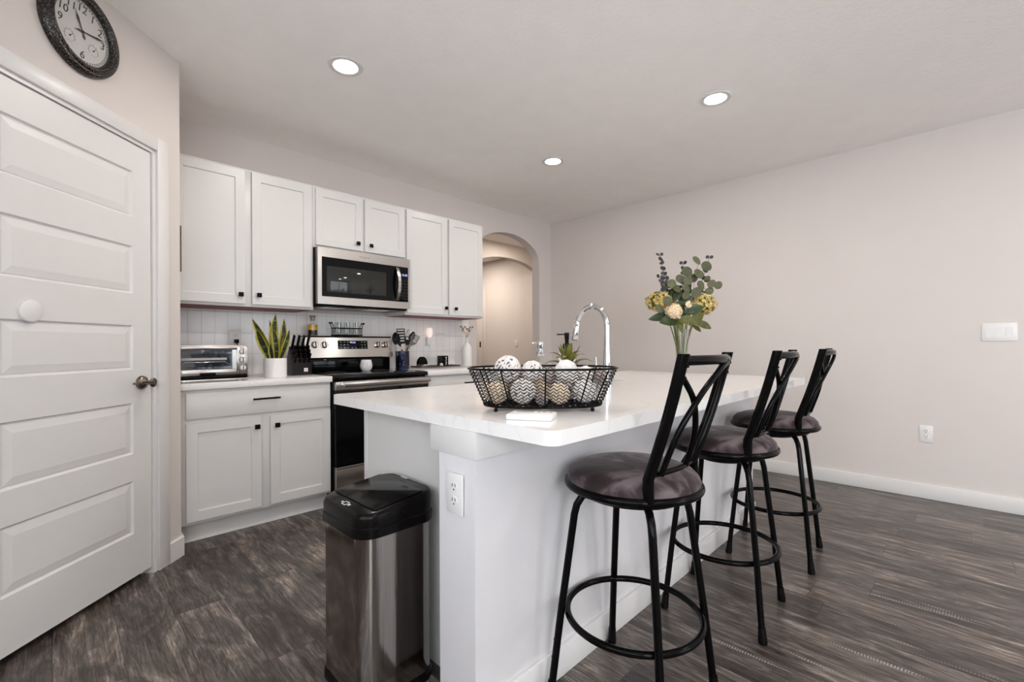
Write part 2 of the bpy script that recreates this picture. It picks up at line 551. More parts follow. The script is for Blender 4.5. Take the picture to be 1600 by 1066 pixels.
        for p in me.polygons:
            try:
                f = self.bm.faces.new([vs[i] for i in p.vertices])
                f.material_index = self.mi
            except ValueError:
                pass
        bpy.data.meshes.remove(me)
        return self

    def build(self, name, mats, parent=None, smooth=True, angle=38, label=None, kind=None, loc=None, rotz=None, recalc=True):
        if recalc:
            bmesh.ops.recalc_face_normals(self.bm, faces=self.bm.faces[:])
        me = bpy.data.meshes.new(name)
        self.bm.to_mesh(me)
        self.bm.free()
        if not isinstance(mats, (list, tuple)):
            mats = [mats]
        for m in mats:
            me.materials.append(M[m] if isinstance(m, str) else m)
        if smooth:
            for p in me.polygons:
                p.use_smooth = True
            try:
                me.set_sharp_from_angle(angle=math.radians(angle))
            except Exception:
                pass
        o = bpy.data.objects.new(name, me)
        COL.objects.link(o)
        if parent is not None:
            o.parent = parent
        if loc is not None:
            o.location = loc
        if rotz is not None:
            o.rotation_euler = (0, 0, rotz)
        if label:
            o['label'] = label
        if kind:
            o['kind'] = kind
        return o


def tag(o, label, cat, group=None):
    o['label'] = label
    o['category'] = cat
    if group:
        o['group'] = group
    return o


def thing(name, label, cat, loc=(0, 0, 0), rotz=0.0, group=None):
    o = bpy.data.objects.new(name, None)
    o.empty_display_size = 0.05
    COL.objects.link(o)
    o.location = loc
    o.rotation_euler = (0, 0, rotz)
    return tag(o, label, cat, group)


def struct(name, mb, mat, parent=None, **kw):
    return mb.build(name, mat, parent, kind=None if parent else 'structure', **kw)


def dup(root, loc=None, rotz=None, label=None, group=None):
    def cp(o, par):
        c = o.copy()
        COL.objects.link(c)
        if par is not None:
            c.parent = par
        for ch in list(o.children):
            cp(ch, c)
        return c
    r = cp(root, None)
    if loc is not None:
        r.location = loc
    if rotz is not None:
        r.rotation_euler = (0, 0, rotz)
    if label:
        r['label'] = label
    if group:
        r['group'] = group
    return r


def rrect(x0, x1, y0, y1, r, n=6):
    pts = []
    for cx, cy, a0 in ((x1 - r, y1 - r, 0), (x0 + r, y1 - r, PI / 2), (x0 + r, y0 + r, PI), (x1 - r, y0 + r, 1.5 * PI)):
        for i in range(n + 1):
            a = a0 + (PI / 2) * i / n
            pts.append((cx + r * math.cos(a), cy + r * math.sin(a)))
    return pts


def panel_front(mb, x0, x1, z0, z1, panels, prof, yf, t):
    """Door slab in the xz plane, front face at y=yf (facing -y), thickness t, with moulded panels.
    panels: list of (px0,px1,pz0,pz1); prof: list of (inset, depth) from the panel outline inwards."""
    xs0 = panels[0][0]; xs1 = panels[0][1]
    q = mb.quad
    def F(a, b, c, d):
        q([(a, yf, c), (b, yf, c), (b, yf, d), (a, yf, d)])
    F(x0, xs0, z0, z1)
    F(xs1, x1, z0, z1)
    zc = z0
    for (a, b, c, d) in sorted(panels, key=lambda p: p[2]):
        F(xs0, xs1, zc, c)
        zc = d
        pr = [(0.0, 0.0)] + prof
        def loop(i, dp):
            return [(a + i, yf + dp, c + i), (b - i, yf + dp, c + i), (b - i, yf + dp, d - i), (a + i, yf + dp, d - i)]
        mb.rings([loop(*p) for p in pr], True, False, True)
    F(xs0, xs1, zc, z1)
    # edges and back
    q([(x0, yf, z0), (x0, yf + t, z0), (x0, yf + t, z1), (x0, yf, z1)])
    q([(x1, yf, z0), (x1, yf + t, z0), (x1, yf + t, z1), (x1, yf, z1)])
    q([(x0, yf, z1), (x1, yf, z1), (x1, yf + t, z1), (x0, yf + t, z1)])
    q([(x0, yf, z0), (x1, yf, z0), (x1, yf + t, z0), (x0, yf + t, z0)])
    q([(x0, yf + t, z0), (x1, yf + t, z0), (x1, yf + t, z1), (x0, yf + t, z1)])
    return mb


SHAKER = [(0.002, 0.007), (0.006, 0.0085)]


def shaker(name, parent, x0, x1, z0, z1, yf, t=0.019, stile=0.055):
    mb = MB()
    panel_front(mb, x0, x1, z0, z1, [(x0 + stile, x1 - stile, z0 + stile, z1 - stile)], SHAKER, yf, t)
    return mb.build(name, 'cabinet', parent, smooth=False)


def square_knob(parent, x, z, yf):
    mb = MB()
    mb.cyl((x, yf, z), (x, yf - 0.016, z), 0.006, 0.007, 12)
    mb.box(x - 0.0145, x + 0.0145, yf - 0.026, yf - 0.014, z - 0.0145, z + 0.0145, 0.003)
    return mb.build('knob', 'black', parent)


def bar_pull(parent, xc, z, yf, w=0.155):
    mb = MB()
    for s in (-1, 1):
        mb.cyl((xc + s * (w / 2 - 0.014), yf, z), (xc + s * (w / 2 - 0.014), yf - 0.026, z), 0.0045, None, 10)
    mb.cyl((xc - w / 2, yf - 0.028, z), (xc + w / 2, yf - 0.028, z), 0.0058, None, 12)
    return mb.build('handle', 'black', parent)


def recessed_light(x, y, label):
    t = thing('recessed_light', label, 'ceiling light', (x, y, HC), group='recessed ceiling lights')
    mb = MB()
    mb.lathe([(0.064, 0.001), (0.064, -0.004), (0.070, -0.007), (0.088, -0.005), (0.092, 0.0), (0.092, 0.001)], seg=40, cap0=False, cap1=False)
    mb.build('trim_ring', 'trim', t)
    mb = MB()
    mb.cyl((0, 0, -0.001), (0, 0, -0.003), 0.066, None, 40)
    mb.build('lens', 'led_white', t)
    a = area('lamp_glow', (x, y, HC - 0.012), (0, 0, 0), 0.12, 0.12, 5.5, (1.0, 0.94, 0.87), 'DISK')
    a.parent = t
    a.location = (0, 0, -0.012)
    return t


# ------------------------------------------------------------------ room
HC = 2.648
YB = 3.729
XR = 4.456
XL = -0.90
YR = -4.5
AX, AY = -1.254, 1.254
C45 = math.sqrt(0.5)
WT = 0.115


def dw(s, n=0.0, z=0.0):   # point on the diagonal pantry wall: s along, n out of the wall into the room
    return (AX + s * C45 + n * C45, AY + s * C45 - n * C45, z)


mb = MB(); mb.box(XL - 0.6, 7.2, YR - 0.3, 8.4, -0.12, 0.0)
struct('floor', mb, 'floor', smooth=False)
mb = MB(); mb.box(XL - 0.3, 7.2, YR - 0.2, 8.4, HC, HC + 0.12)
struct('ceiling', mb, 'ceiling', smooth=False)


def arched_wall(name, x0, x1, y0, y1, ax0, ax1, spring, peak, mat):
    cx = (ax0 + ax1) / 2; hw = (ax1 - ax0) / 2
    pts = [(x0, 0), (ax0, 0), (ax0, spring)]
    n = 72
    arc = [(cx - hw * math.cos(PI * i / n), spring + (peak - spring) * math.sin(PI * i / n)) for i in range(n + 1)]
    mb = MB()
    # left, right piers and the header as strips
    mb.box(x0, ax0, y0, y1, 0, HC)
    mb.box(ax1, x1, y0, y1, 0, HC)
    for (xa, za), (xb, zb) in zip(arc[:-1], arc[1:]):
        mb.rings([[(xa, y, za), (xb, y, zb), (xb, y, HC), (xa, y, HC)] for y in (y0, y1)])
    return struct(name, mb, mat, smooth=False)


arched_wall('wall_back', 0.49, XR + WT, YB, YB + WT, 3.215, 4.235, 2.13, 2.412, 'wall')
mb = MB(); mb.box(XR, XR + WT, YR, YB, 0, HC); struct('wall_right', mb, 'wall', smooth=False)
# pantry: return wall and diagonal wall with the doorway
mb = MB(); mb.box(0.375, 0.49, 3.06, YB + WT, 0, HC)
mb.rings([[(0.49, 2.998, z), (0.49, 3.06, z), (0.375, 3.06, z), (0.375, 2.883 + 0.05, z)] for z in (0, HC)])
struct('wall_pantry', mb, 'wall', smooth=False)
D0, D1, DZ = 1.493, 2.272, 2.080       # door slab along the diagonal
mb = MB()
for sa, sb, za, zb in ((0.50, D0 - 0.03, 0, HC), (D1 + 0.03, 2.4663, 0, HC), (D0 - 0.03, D1 + 0.03, DZ + 0.03, HC)):
    mb.rings([[dw(sa, 0, z), dw(sb, 0, z), dw(sb, -0.09, z), dw(sa, -0.09, z)] for z in (za, zb)])
struct('wall_diagonal', mb, 'wall', smooth=False)
mb = MB(); mb.box(XL - WT, XL, YR, 1.66, 0, 0.75); mb.box(XL - WT, XL, YR, 1.66, 2.15, HC)
mb.box(XL - WT, XL, YR, -3.35, 0.75, 2.15); mb.box(XL - WT, XL, -1.45, -1.15, 0.75, 2.15); mb.box(XL - WT, XL, 1.15, 1.66, 0.75, 2.15)
struct('wall_left', mb, 'wall', smooth=False)
mb = MB(); mb.box(XL - WT, 2.05, YR - WT, YR, 0, HC); mb.box(4.15, XR + WT, YR - WT, YR, 0, HC); mb.box(2.05, 4.15, YR - WT, YR, 2.25, HC)
struct('wall_rear', mb, 'wall', smooth=False)
mb = MB(); mb.box(XL - WT, 0.375, YB, YB + WT, 0, HC); mb.box(XL - WT, XL, 1.66, YB, 0, HC)
struct('wall_pantry_inner', mb, 'wall', smooth=False)
mb = MB()
for x in (2.05, 3.07, 4.09):
    mb.box(x, x + 0.06, YR - 0.08, YR - 0.02, 0, 2.25)
mb.box(2.05, 4.15, YR - 0.08, YR - 0.02, 2.19, 2.25)
struct('window_1', mb, 'trim')
mb = MB()
for y in (-3.35, -2.43, -1.50, -1.15, -0.03, 1.10):
    mb.box(XL - 0.08, XL - 0.02, y, y + 0.05, 0.75, 2.15)
mb.box(XL - 0.08, XL - 0.02, -3.35, -1.45, 0.75, 0.80); mb.box(XL - 0.08, XL - 0.02, -3.35, -1.45, 2.10, 2.15)
mb.box(XL - 0.08, XL - 0.02, -1.15, 1.15, 0.75, 0.80); mb.box(XL - 0.08, XL - 0.02, -1.15, 1.15, 2.10, 2.15)
struct('added_window', mb, 'trim')  # frames of the left windows added to carry the fill light

# hall beyond the arch
arched_wall('wall_hall_back', 3.1, 5.9, 4.90, 5.0, 4.05, 5.66, 2.12, 2.44, 'hall_wall')
mb = MB(); mb.box(5.62, 5.75, 5.0, 8.2, 0, HC); mb.box(5.555, 5.62, 5.0, 5.29, 0, HC); struct('wall_hall_right', mb, 'hall_wall', smooth=False)
mb = MB(); mb.box(3.0, 3.1, YB + WT, 8.2, 0, HC); struct('wall_hall_left', mb, 'hall_wall', smooth=False)
mb = MB(); mb.box(3.0, 5.75, 8.2, 8.3, 0, HC); struct('wall_hall_end', mb, 'hall_wall', smooth=False)
mb = MB(); mb.box(XR + WT, 5.9, YB, YB + WT, 0, HC); mb.box(5.75, 5.9, YB + WT, 4.9, 0, HC); struct('wall_hall_side', mb, 'hall_wall', smooth=False)
mb = MB(); mb.box(5.602, 5.62, 6.24, 6.34, 0, 2.15, 0.004); mb.box(5.602, 5.62, 7.1, 7.2, 0, 2.15, 0.004); mb.box(5.602, 5.62, 6.341, 7.099, 2.06, 2.15, 0.004)
struct('trim_2', mb, 'hall_wall')
d2 = MB().box(5.606, 5.62, 6.34, 7.1, 0.01, 2.06, 0.002).build('door_2', 'hall_wall', kind='structure')
mb = MB(); mb.box(5.600, 5.607, 6.375, 6.41, 1.09, 1.19, 0.002); mb.build('hinge', 'bronze', d2)
area('hall_lamp', (4.6, 4.35, HC - 0.03), (0, 0, 0), 0.3, 0.3, 7, (1.0, 0.88, 0.76), 'DISK')
area('hall_lamp', (4.8, 6.0, HC - 0.03), (0, 0, 0), 0.3, 0.3, 16, (1.0, 0.88, 0.78), 'DISK')

# baseboards
BBH = 0.105
mb = MB(); mb.box(XR - 0.014, XR, YR, YB, 0, BBH, 0.004); struct('baseboard_right', mb, 'trim')
mb = MB(); mb.box(4.235, XR - 0.014, YB - 0.014, YB, 0, BBH, 0.004); struct('baseboard_back', mb, 'trim')
mb = MB()
mb.rings([[dw(2.366, 0, z), dw(2.366, nn, z), (0.49 + (nn * 0.95), 2.998 - nn * 0.42, z), (0.49, 2.998, z)] for z, nn in ((0, 0.014), (BBH - 0.006, 0.014), (BBH, 0.009))])
mb.rings([[(0.49, 2.998, z), (0.49 + nn * 0.95, 2.998 - nn * 0.42, z), (0.49 + nn, 3.158, z), (0.49, 3.158, z)] for z, nn in ((0, 0.014), (BBH - 0.006, 0.014), (BBH, 0.009))])
struct('baseboard_pantry', mb, 'trim', angle=20)

# pantry door casing
mb = MB()
def dbox(mb, s0, s1, n0, n1, z0, z1, bev=0.0):
    M45 = Matrix.Translation((AX, AY, 0)) @ Matrix.Rotation(PI / 4, 4, 'Z')
    mb.box(s0, s1, -n1, -n0, z0, z1, bev, mat=M45)
dbox(mb, D1 + 0.024, D1 + 0.097, 0, 0.016, 0, DZ + 0.088, 0.004)
dbox(mb, D0 - 0.097, D0 - 0.024, 0, 0.016, 0, DZ + 0.088, 0.004)
dbox(mb, D0 - 0.024, D1 + 0.024, 0, 0.0158, DZ + 0.020, DZ + 0.088, 0.004)
# jambs
dbox(mb, D1 + 0.004, D1 + 0.030, -0.09, 0.003, 0, DZ + 0.03)
dbox(mb, D0 - 0.030, D0 - 0.004, -0.09, 0.003, 0, DZ + 0.03)
dbox(mb, D0 - 0.030, D1 + 0.030, -0.09, 0.003, DZ + 0.004, DZ + 0.03)
dbox(mb, D1 - 0.010, D1 + 0.005, -0.075, -0.05, 0, DZ + 0.01)
struct('trim_1', mb, 'trim')

# pantry door (local x along the wall, -y towards the room)
mb = MB()
pan = [(1.600, 2.166, a, b) for a, b in ((1.733, 1.951), (1.372, 1.597), (1.014, 1.223), (0.616, 0.857), (0.240, 0.489))]
panel_front(mb, D0, D1, 0.034, DZ, pan, [(0.006, 0.009), (0.010, 0.010), (0.014, 0.007), (0.042, 0.002), (0.044, 0.002)], 0.006, 0.035)
door = mb.build('door_1', 'door', kind='structure', loc=(AX, AY, 0), rotz=PI / 4, smooth=False)
door['label'] = 'white five panel pantry door left of the cabinets'
mb = MB()
mb.lathe([(0.0, 0.0), (0.033, 0.0), (0.034, 0.004), (0.030, 0.013), (0.020, 0.020), (0.011, 0.024), (0.010, 0.052)], (2.212, 0.006, 0.949), (0, -1, 0), 28)
mb.lathe([(0.010, 0.046), (0.013, 0.050), (0.021, 0.054), (0.022, 0.060), (0.016, 0.064), (0.0, 0.065)], (2.212, 0.006, 0.949), (0, -1, 0), 24)
mb.tube([(2.212, -0.054, 0.949), (2.190, -0.057, 0.952), (2.160, -0.058, 0.956), (2.125, -0.055, 0.956), (2.098, -0.050, 0.952)], 0.008, 10, rad=[0.010, 0.0085, 0.0075, 0.007, 0.005])
mb.build('door_handle', 'bronze', door)
o = MB().lathe([(0.0, 0.0), (0.041, 0.0), (0.0415, 0.003), (0.040, 0.009), (0.036, 0.011), (0.0, 0.012)], (0, 0, 0), (0, -1, 0), 36).build('door_disc', 'white_plastic', loc=dw(1.700, -0.0055, 1.256), rotz=PI / 4)
tag(o, 'round white plastic disc stuck on the white panelled pantry door', 'disc')

# backsplash
mb = MB(); mb.box(0.0, 2.61, 0.0, 0.008, -0.153, 0.32)
o = mb.build('trim_3', 'tile', kind='structure', smooth=False, loc=(0.492, YB - 0.008, 1.067))
o['label'] = 'white vertical stacked tile backsplash behind the counters'

# ceiling lights
recessed_light(1.137, 2.399, 'round lit ceiling downlight above the range, leftmost of the three in view')
recessed_light(2.911, 1.101, 'round lit ceiling downlight above the stools, rightmost of the three in view')
recessed_light(2.940, 2.431, 'round lit ceiling downlight near the arch, smallest of the three in view')
area('unseen_ceiling_lamp', (1.137, 1.10, HC - 0.012), (0, 0, 0), 0.13, 0.13, 5.5, (1.0, 0.94, 0.87), 'DISK')
for lx, ly in ((0.6, -2.0), (2.9, -1.2), (2.9, -3.0)):  # added lamps without fixtures behind the camera, brighten the room
    area('unseen_ceiling_lamp', (lx, ly, HC - 0.012), (0, 0, 0), 0.14, 0.14, 9, (1.0, 0.94, 0.87), 'DISK')

# ------------------------------------------------------------------ wall cabinets
def wall_cabinet(x0, x1, z0, z1, doors, knobs, label, yb=YB - 0.001, yf=3.399):
    t = thing('wall_cabinet', label, 'cabinet', (0, 0, 0), group='white wall cabinets')
    mb = MB(); mb.box(x0, x1, yf, yb, z0 + 0.004, z1, 0.0015)
    mb.build('body', 'cabinet', t)
    mb = MB(); mb.box(x0 + 0.018, x1 - 0.018, yf + 0.02, yb - 0.01, z0 + 0.0005, z0 + 0.0038)
    mb.build('underside', 'red_wood', t, label='red-brown wooden underside')
    for (a, b), (kx, kz) in zip(doors, knobs):
        d = shaker('door', t, a, b, z0 + 0.022, z1 - 0.018, yf - 0.0195)
        square_knob(d, kx, kz, yf - 0.0195)
    return t


wall_cabinet(0.492, 1.3555, 1.382, 2.302, [(0.512, 0.906), (0.948, 1.338)], [(0.876, 1.462), (0.985, 1.465)],
             'tall white two door wall cabinet above the toaster oven, next to the pantry wall')
wall_cabinet(1.3565, 2.1285, 1.846, 2.302, [(1.370, 1.735), (1.756, 2.118)], [(1.692, 1.921), (1.802, 1.919)],
             'short white two door wall cabinet directly above the microwave')
wall_cabinet(2.1295, 3.008, 1.382, 2.302, [(2.138, 2.560), (2.588, 2.996)], [(2.542, 1.463), (2.654, 1.462)],
             'tall white two door wall cabinet right of the microwave, beside the arch')

# ------------------------------------------------------------------ base cabinets and counters
YF = 3.120
def base_cabinet(x0, x1, drawer, doors, knobs, pull, label):
    t = thing('base_cabinet', label, 'cabinet', (0, 0, 0), group='white base cabinets along the back wall')
    mb = MB(); mb.box(x0, x1, YF, YB - 0.001, 0.110, 0.8755, 0.0015); mb.build('body', 'cabinet', t)
    mb = MB(); mb.box(x0, x1, 3.178, 3.198, 0.0, 0.112)
    mb.prism([(3.166, 0.0), (3.179, 0.0), (3.179, 0.015), (3.173, 0.013), (3.168, 0.007)], x0, x1, 'x')
    mb.build('toe_kick', 'cabinet', t)
    a, b = drawer
    d = MB().box(a, b, YF - 0.0195, YF - 0.0003, 0.709, 0.857, 0.002).build('drawer', 'cabinet', t)
    bar_pull(d, pull, 0.799, YF - 0.0195)
    for (a, b), (kx, kz) in zip(doors, knobs):
        d = shaker('door', t, a, b, 0.130, 0.686, YF - 0.0195)
        square_knob(d, kx, kz, YF - 0.0195)
    return t


base_cabinet(0.5045, 1.3575, (0.531, 1.350), [(0.531, 0.917), (0.970, 1.350)], [(0.890, 0.628), (1.005, 0.625)], 0.942,
             'white base cabinet with one drawer and two doors left of the range')
base_cabinet(2.140, 3.060, (2.160, 3.040), [(2.160, 2.585), (2.615, 3.040)], [(2.555, 0.628), (2.648, 0.625)], 2.600,
             'white base cabinet right of the range, mostly hidden behind the island')


def counter(x0, x1, label):
    o = MB().box(x0, x1, 3.083, YB - 0.0085, 0.876, 0.914, 0.003).build('countertop', 'quartz')
    tag(o, label, 'countertop')
    return o


mb = MB()
mb.box(0.4905, 1.3585, 3.083, YB - 0.0085, 0.876, 0.914, 0.003)
tag(mb.build('countertop', 'quartz'), 'white countertop left of the range, under the toaster oven', 'countertop')
counter(2.1395, 3.085, 'white countertop right of the range, under the utensil crock and white vase')

# ------------------------------------------------------------------ range
t = thing('range', 'stainless steel and black glass electric range between the base cabinets', 'stove', (1.748, 3.06, 0))
RX = 0.384
def rb(): return MB()
mb = MB(); mb.box(-RX, RX, 0.045, 0.645, 0.045, 0.900, 0.003)
for sx in (-0.33, 0.33):
    for y in (0.09, 0.58):
        mb.cyl((sx, y, 0), (sx, y, 0.05), 0.018, None, 12)
mb.build('body', 'black_plastic', t)
mb = MB(); mb.box(-RX, RX, 0.006, 0.060, 0.885, 0.917, 0.008); mb.box(-RX, RX, 0.05, 0.56, 0.900, 0.919, 0.002)
ct = mb.build('cooktop', 'black_glass', t)
for bx, by, br in ((-0.19, 0.16, 0.115), (0.19, 0.16, 0.085), (-0.19, 0.42, 0.078), (0.19, 0.42, 0.105)):
    mb = MB(); mb.lathe([(br - 0.003, 0.0), (br, 0.0), (br, 0.0003), (br - 0.003, 0.0003), (br - 0.003, 0.0)], (bx, by, 0.919), seg=48, cap0=False, cap1=False)
    mb.build('burner_ring', 'burner', ct)
mb = MB(); mb.box(-RX + 0.006, RX - 0.006, 0.0, 0.045, 0.296, 0.817, 0.003); od = mb.build('oven_door', 'black_glass', t)
mb = MB(); mb.box(-RX + 0.006, RX - 0.006, -0.002, 0.044, 0.816, 0.874, 0.002); mb.build('door_rail', 'steel', od)
mb = MB()
mb.box(-0.342, 0.368, -0.058, -0.036, 0.838, 0.874, 0.007)
for sx in (-0.325, 0.350):
    mb.box(sx - 0.010, sx + 0.010, -0.040, 0.0, 0.843, 0.869, 0.003)
mb.build('handle', 'steel', od)
mb = MB(); mb.box(-RX + 0.006, RX - 0.006, 0.0, 0.045, 0.062, 0.288, 0.004); mb.box(-RX + 0.006, RX - 0.006, -0.006, 0.01, 0.270, 0.288, 0.004)
mb.build('storage_drawer', 'steel', t)
mb = MB(); mb.box(-RX + 0.012, RX - 0.012, 0.575, 0.645, 0.915, 1.03, 0.003); mb.build('back_panel', 'black_glass', t)
# backguard, front leaning back slightly
mb = MB()
prof = [(0.528, 1.030), (0.535, 1.024), (0.645, 1.024), (0.645, 1.197), (0.560, 1.197), (0.552, 1.190)]
mb.prism(prof, -0.375, 0.375, 'x', 0.002)
bg = mb.build('backguard', 'steel', t, angle=25)
mb = MB(); mb.box(-0.377, 0.377, 0.556, 0.646, 1.1972, 1.203, 0.001); mb.build('top_trim', 'black_plastic', bg)
def bgy(z): return 0.528 + (z - 1.030) * (0.024 / 0.16)
lean = math.atan(0.024 / 0.16)
def BG(x, z, o=0.0): return Matrix.Translation((x, bgy(z) - o, z)) @ Matrix.Rotation(-lean, 4, 'X')
mb = MB(); mb.box(-0.115, 0.142, -0.003, 0.004, -0.035, 0.035, 0.002, mat=BG(0, 1.131)); mb.build('control_panel', 'black_glass', bg, label='black control panel with blue clock')
mb = MB()
R9 = Matrix.Rotation(PI / 2, 4, 'X')
mb.text('11:13', 0.020, BG(0.012, 1.150, 0.0036) @ R9); mb.build('clock_digits', 'blue_led', bg, smooth=False)
for ix, iz in [(a, b) for a in (-0.092, -0.062, -0.032, 0.090, 0.117) for b in (1.153, 1.131, 1.108)] + [(0.004, 1.108), (0.035, 1.108)]:
    MB().box(-0.005, 0.005, -0.0006, 0, -0.0020, 0.0020, mat=BG(ix, iz, 0.0034)).build('button', 'print_grey', bg, smooth=False)
for kx in (-0.303, -0.226, 0.238, 0.310):
    mb = MB()
    mm = BG(kx, 1.130)
    lo = []
    for r, d in ((0.027, 0.0), (0.027, 0.006), (0.0235, 0.008), (0.0225, 0.026), (0.020, 0.029)):
        lo.append([mm @ Vector((r * math.cos(2 * PI * i / 28), -d, r * math.sin(2 * PI * i / 28))) for i in range(28)])
    mb.rings(lo)
    k = mb.build('knob', 'steel', bg)
    mb = MB(); mb.box(-0.0035, 0.0035, -0.031, -0.028, -0.0215, 0.0215, 0.0008, mat=mm); mb.build('knob_pointer', 'black_plastic', k)

# ------------------------------------------------------------------ microwave
t = thing('microwave', 'stainless over the range microwave with black glass door and blue clock', 'microwave', (1.7445, 3.325, 1.4235))
mw = 0.3855
mb = MB(); mb.box(-mw, mw, 0.035, 0.402, 0.0, 0.421, 0.002); mb.build('body', 'black_plastic', t)
mb = MB()
for (a, b, c, d) in ((-mw, mw, 0.352, 0.421), (-mw, mw, 0.006, 0.062), (-mw, -mw + 0.030, 0.062, 0.352), (mw - 0.016, mw, 0.062, 0.352)):
    mb.box(a, b, 0.0, 0.036, c, d)
bmesh.ops.remove_doubles(mb.bm, verts=mb.bm.verts[:], dist=1e-6)
fr = mb.build('front_frame', 'steel', t, smooth=False)
mb = MB(); mb.text('Whirlpool', 0.020, Matrix.Translation((-0.02, -0.0008, 0.386)) @ R9); mb.build('lettering', 'ink_grey', fr, smooth=False)
mb = MB(); mb.box(-mw + 0.028, 0.270, 0.001, 0.035, 0.060, 0.354); dr = mb.build('door', 'black_glass', t, smooth=False)
mb = MB(); mb.box(-mw + 0.066, 0.165, -0.0008, 0.003, 0.098, 0.288, 0.0005); mb.build('window', P('tinted_window', (0.022, 0.022, 0.020), 0.05, var=0.3, vscale=300), dr)
mb = MB()
pts = [(0.262, -0.004 - 0.040 * math.sin(PI * i / 14) ** 0.8, 0.072 + 0.268 * i / 14) for i in range(15)]
lo = []
for (x, y, z) in pts:
    lo.append([(x - 0.013, y - 0.004, z), (x + 0.013, y - 0.004, z), (x + 0.013, y + 0.004, z), (x - 0.013, y + 0.004, z)])
mb.rings(lo); mb.build('handle', 'steel', dr, angle=50)
mb = MB(); mb.box(0.272, mw - 0.014, 0.001, 0.035, 0.060, 0.354); cp = mb.build('control_panel', 'black_glass', t, smooth=False)
mb = MB(); mb.text('11:13', 0.024, Matrix.Translation((0.335, 0.0005, 0.285)) @ R9); mb.build('clock_digits', 'blue_led', cp, smooth=False)
for iz in range(7):
    for ix in range(3):
        MB().box(0.308 + ix * 0.025, 0.316 + ix * 0.025, 0.0002, 0.002, 0.087 + iz * 0.025, 0.0895 + iz * 0.025).build('button', 'print_dim', cp, smooth=False)
mb = MB(); mb.box(-mw + 0.01, mw - 0.01, 0.045, 0.39, -0.008, 0.001, 0.002); ug = mb.build('underside_grille', 'black_plastic', t)
for xa, xb in ((-0.30, -0.12), (0.06, 0.26)):
    MB().box(xa, xb, 0.09, 0.28, -0.010, -0.007, 0.001).build('grease_filter', 'steel', ug)

# ------------------------------------------------------------------ electrical plates
def slots(mb, cx, cz, y, s=1.0):
    for dx in (-0.0065, 0.0065):
        mb.box(cx + (dx - 0.0012) * s, cx + (dx + 0.0012) * s, y - 0.0008, y, cz + 0.000 * s, cz + 0.009 * s)
    mb.cyl((cx, y, cz - 0.008 * s), (cx, y - 0.0008, cz - 0.008 * s), 0.0028 * s, None, 10)


def outlet(loc, rotz, label, plug=False):
    t = thing('wall_outlet', label, 'outlet', loc, rotz)
    mb = MB(); mb.box(-0.037, 0.037, -0.006, 0, -0.060, 0.060, 0.003); pl = mb.build('cover_plate', 'white_plastic', t)
    for dz in (0.021, -0.021):
        mb = MB(); mb.lathe([(0.0, 0.0), (0.0168, 0.0), (0.0168, 0.002), (0.0155, 0.003), (0.0, 0.003)], (0, -0.005, dz), (0, -1, 0), 24, sx=1.0, sy=0.88)
        so = mb.build('socket', 'white_plastic', t)
        mb = MB(); slots(mb, 0, dz, -0.0079, 1.0); mb.build('slots', 'dark_hole', so)
    return t


o = outlet((0.932, YB - 0.009, 1.180), 0, 'white double outlet on the tiled backsplash above the toaster oven')
o2 = thing('power_plug', 'black plug in the backsplash outlet with cord behind the toaster oven', 'plug', (0.932, YB - 0.0175, 1.159))
MB().box(-0.014, 0.014, -0.030, 0, -0.014, 0.014, 0.004).build('plug_body', 'black_plastic', o2)
mb = MB(); mb.tube([(0, -0.028, -0.008), (0.002, -0.040, -0.04), (-0.01, -0.06, -0.12), (-0.02, -0.10, -0.20), (0.0, -0.18, -0.237), (0.01, -0.26, -0.238), (-0.03, -0.33, -0.236), (-0.06, -0.34, -0.225)], 0.0035, 8)
mb.build('cord', 'black_plastic', o2)
outlet((0.8385, 1.068, 0.686), -PI / 2, 'white double outlet on the end of the island half wall')
outlet((XR, 0.210, 0.468), -PI / 2, 'white double outlet low on the bare right wall')
t = thing('light_switch', 'white three gang rocker switch plate high on the right wall', 'light switch', (XR, -0.155, 1.195), -PI / 2)
MB().box(-0.083, 0.083, -0.006, 0, -0.060, 0.060, 0.003).build('cover_plate', 'white_plastic', t)
for i in (-1, 0, 1):
    mb = MB(); mb.prism([(-0.0085, 0.033), (-0.006, -0.033), (-0.004, -0.033), (-0.004, 0.033)], i * 0.046 - 0.0165, i * 0.046 + 0.0165, 'x'); mb.build('rocker', 'white_plastic', t)
t = thing('light_switch', 'white two gang rocker switch plate on the backsplash above the black box', 'light switch', (2.735, YB - 0.009, 1.180), 0)
MB().box(-0.060, 0.060, -0.006, 0, -0.062, 0.062, 0.003).build('cover_plate', 'white_plastic', t)
for i in (-0.5, 0.5):
    mb = MB(); mb.prism([(-0.0085, 0.033), (-0.006, -0.033), (-0.004, -0.033), (-0.004, 0.033)], i * 0.046 - 0.0165, i * 0.046 + 0.0165, 'x'); mb.build('rocker', 'white_plastic', t)
t = thing('light_switch', 'small white switch plate on the hall wall seen through the arch', 'light switch', (5.6195, 5.47, 1.155), -PI / 2)
MB().box(-0.037, 0.037, -0.006, 0, -0.060, 0.060, 0.003).build('cover_plate', 'white_plastic', t)
mb = MB(); mb.prism([(-0.0085, 0.033), (-0.006, -0.033), (-0.004, -0.033), (-0.004, 0.033)], -0.0165, 0.0165, 'x'); mb.build('rocker', 'white_plastic', t)
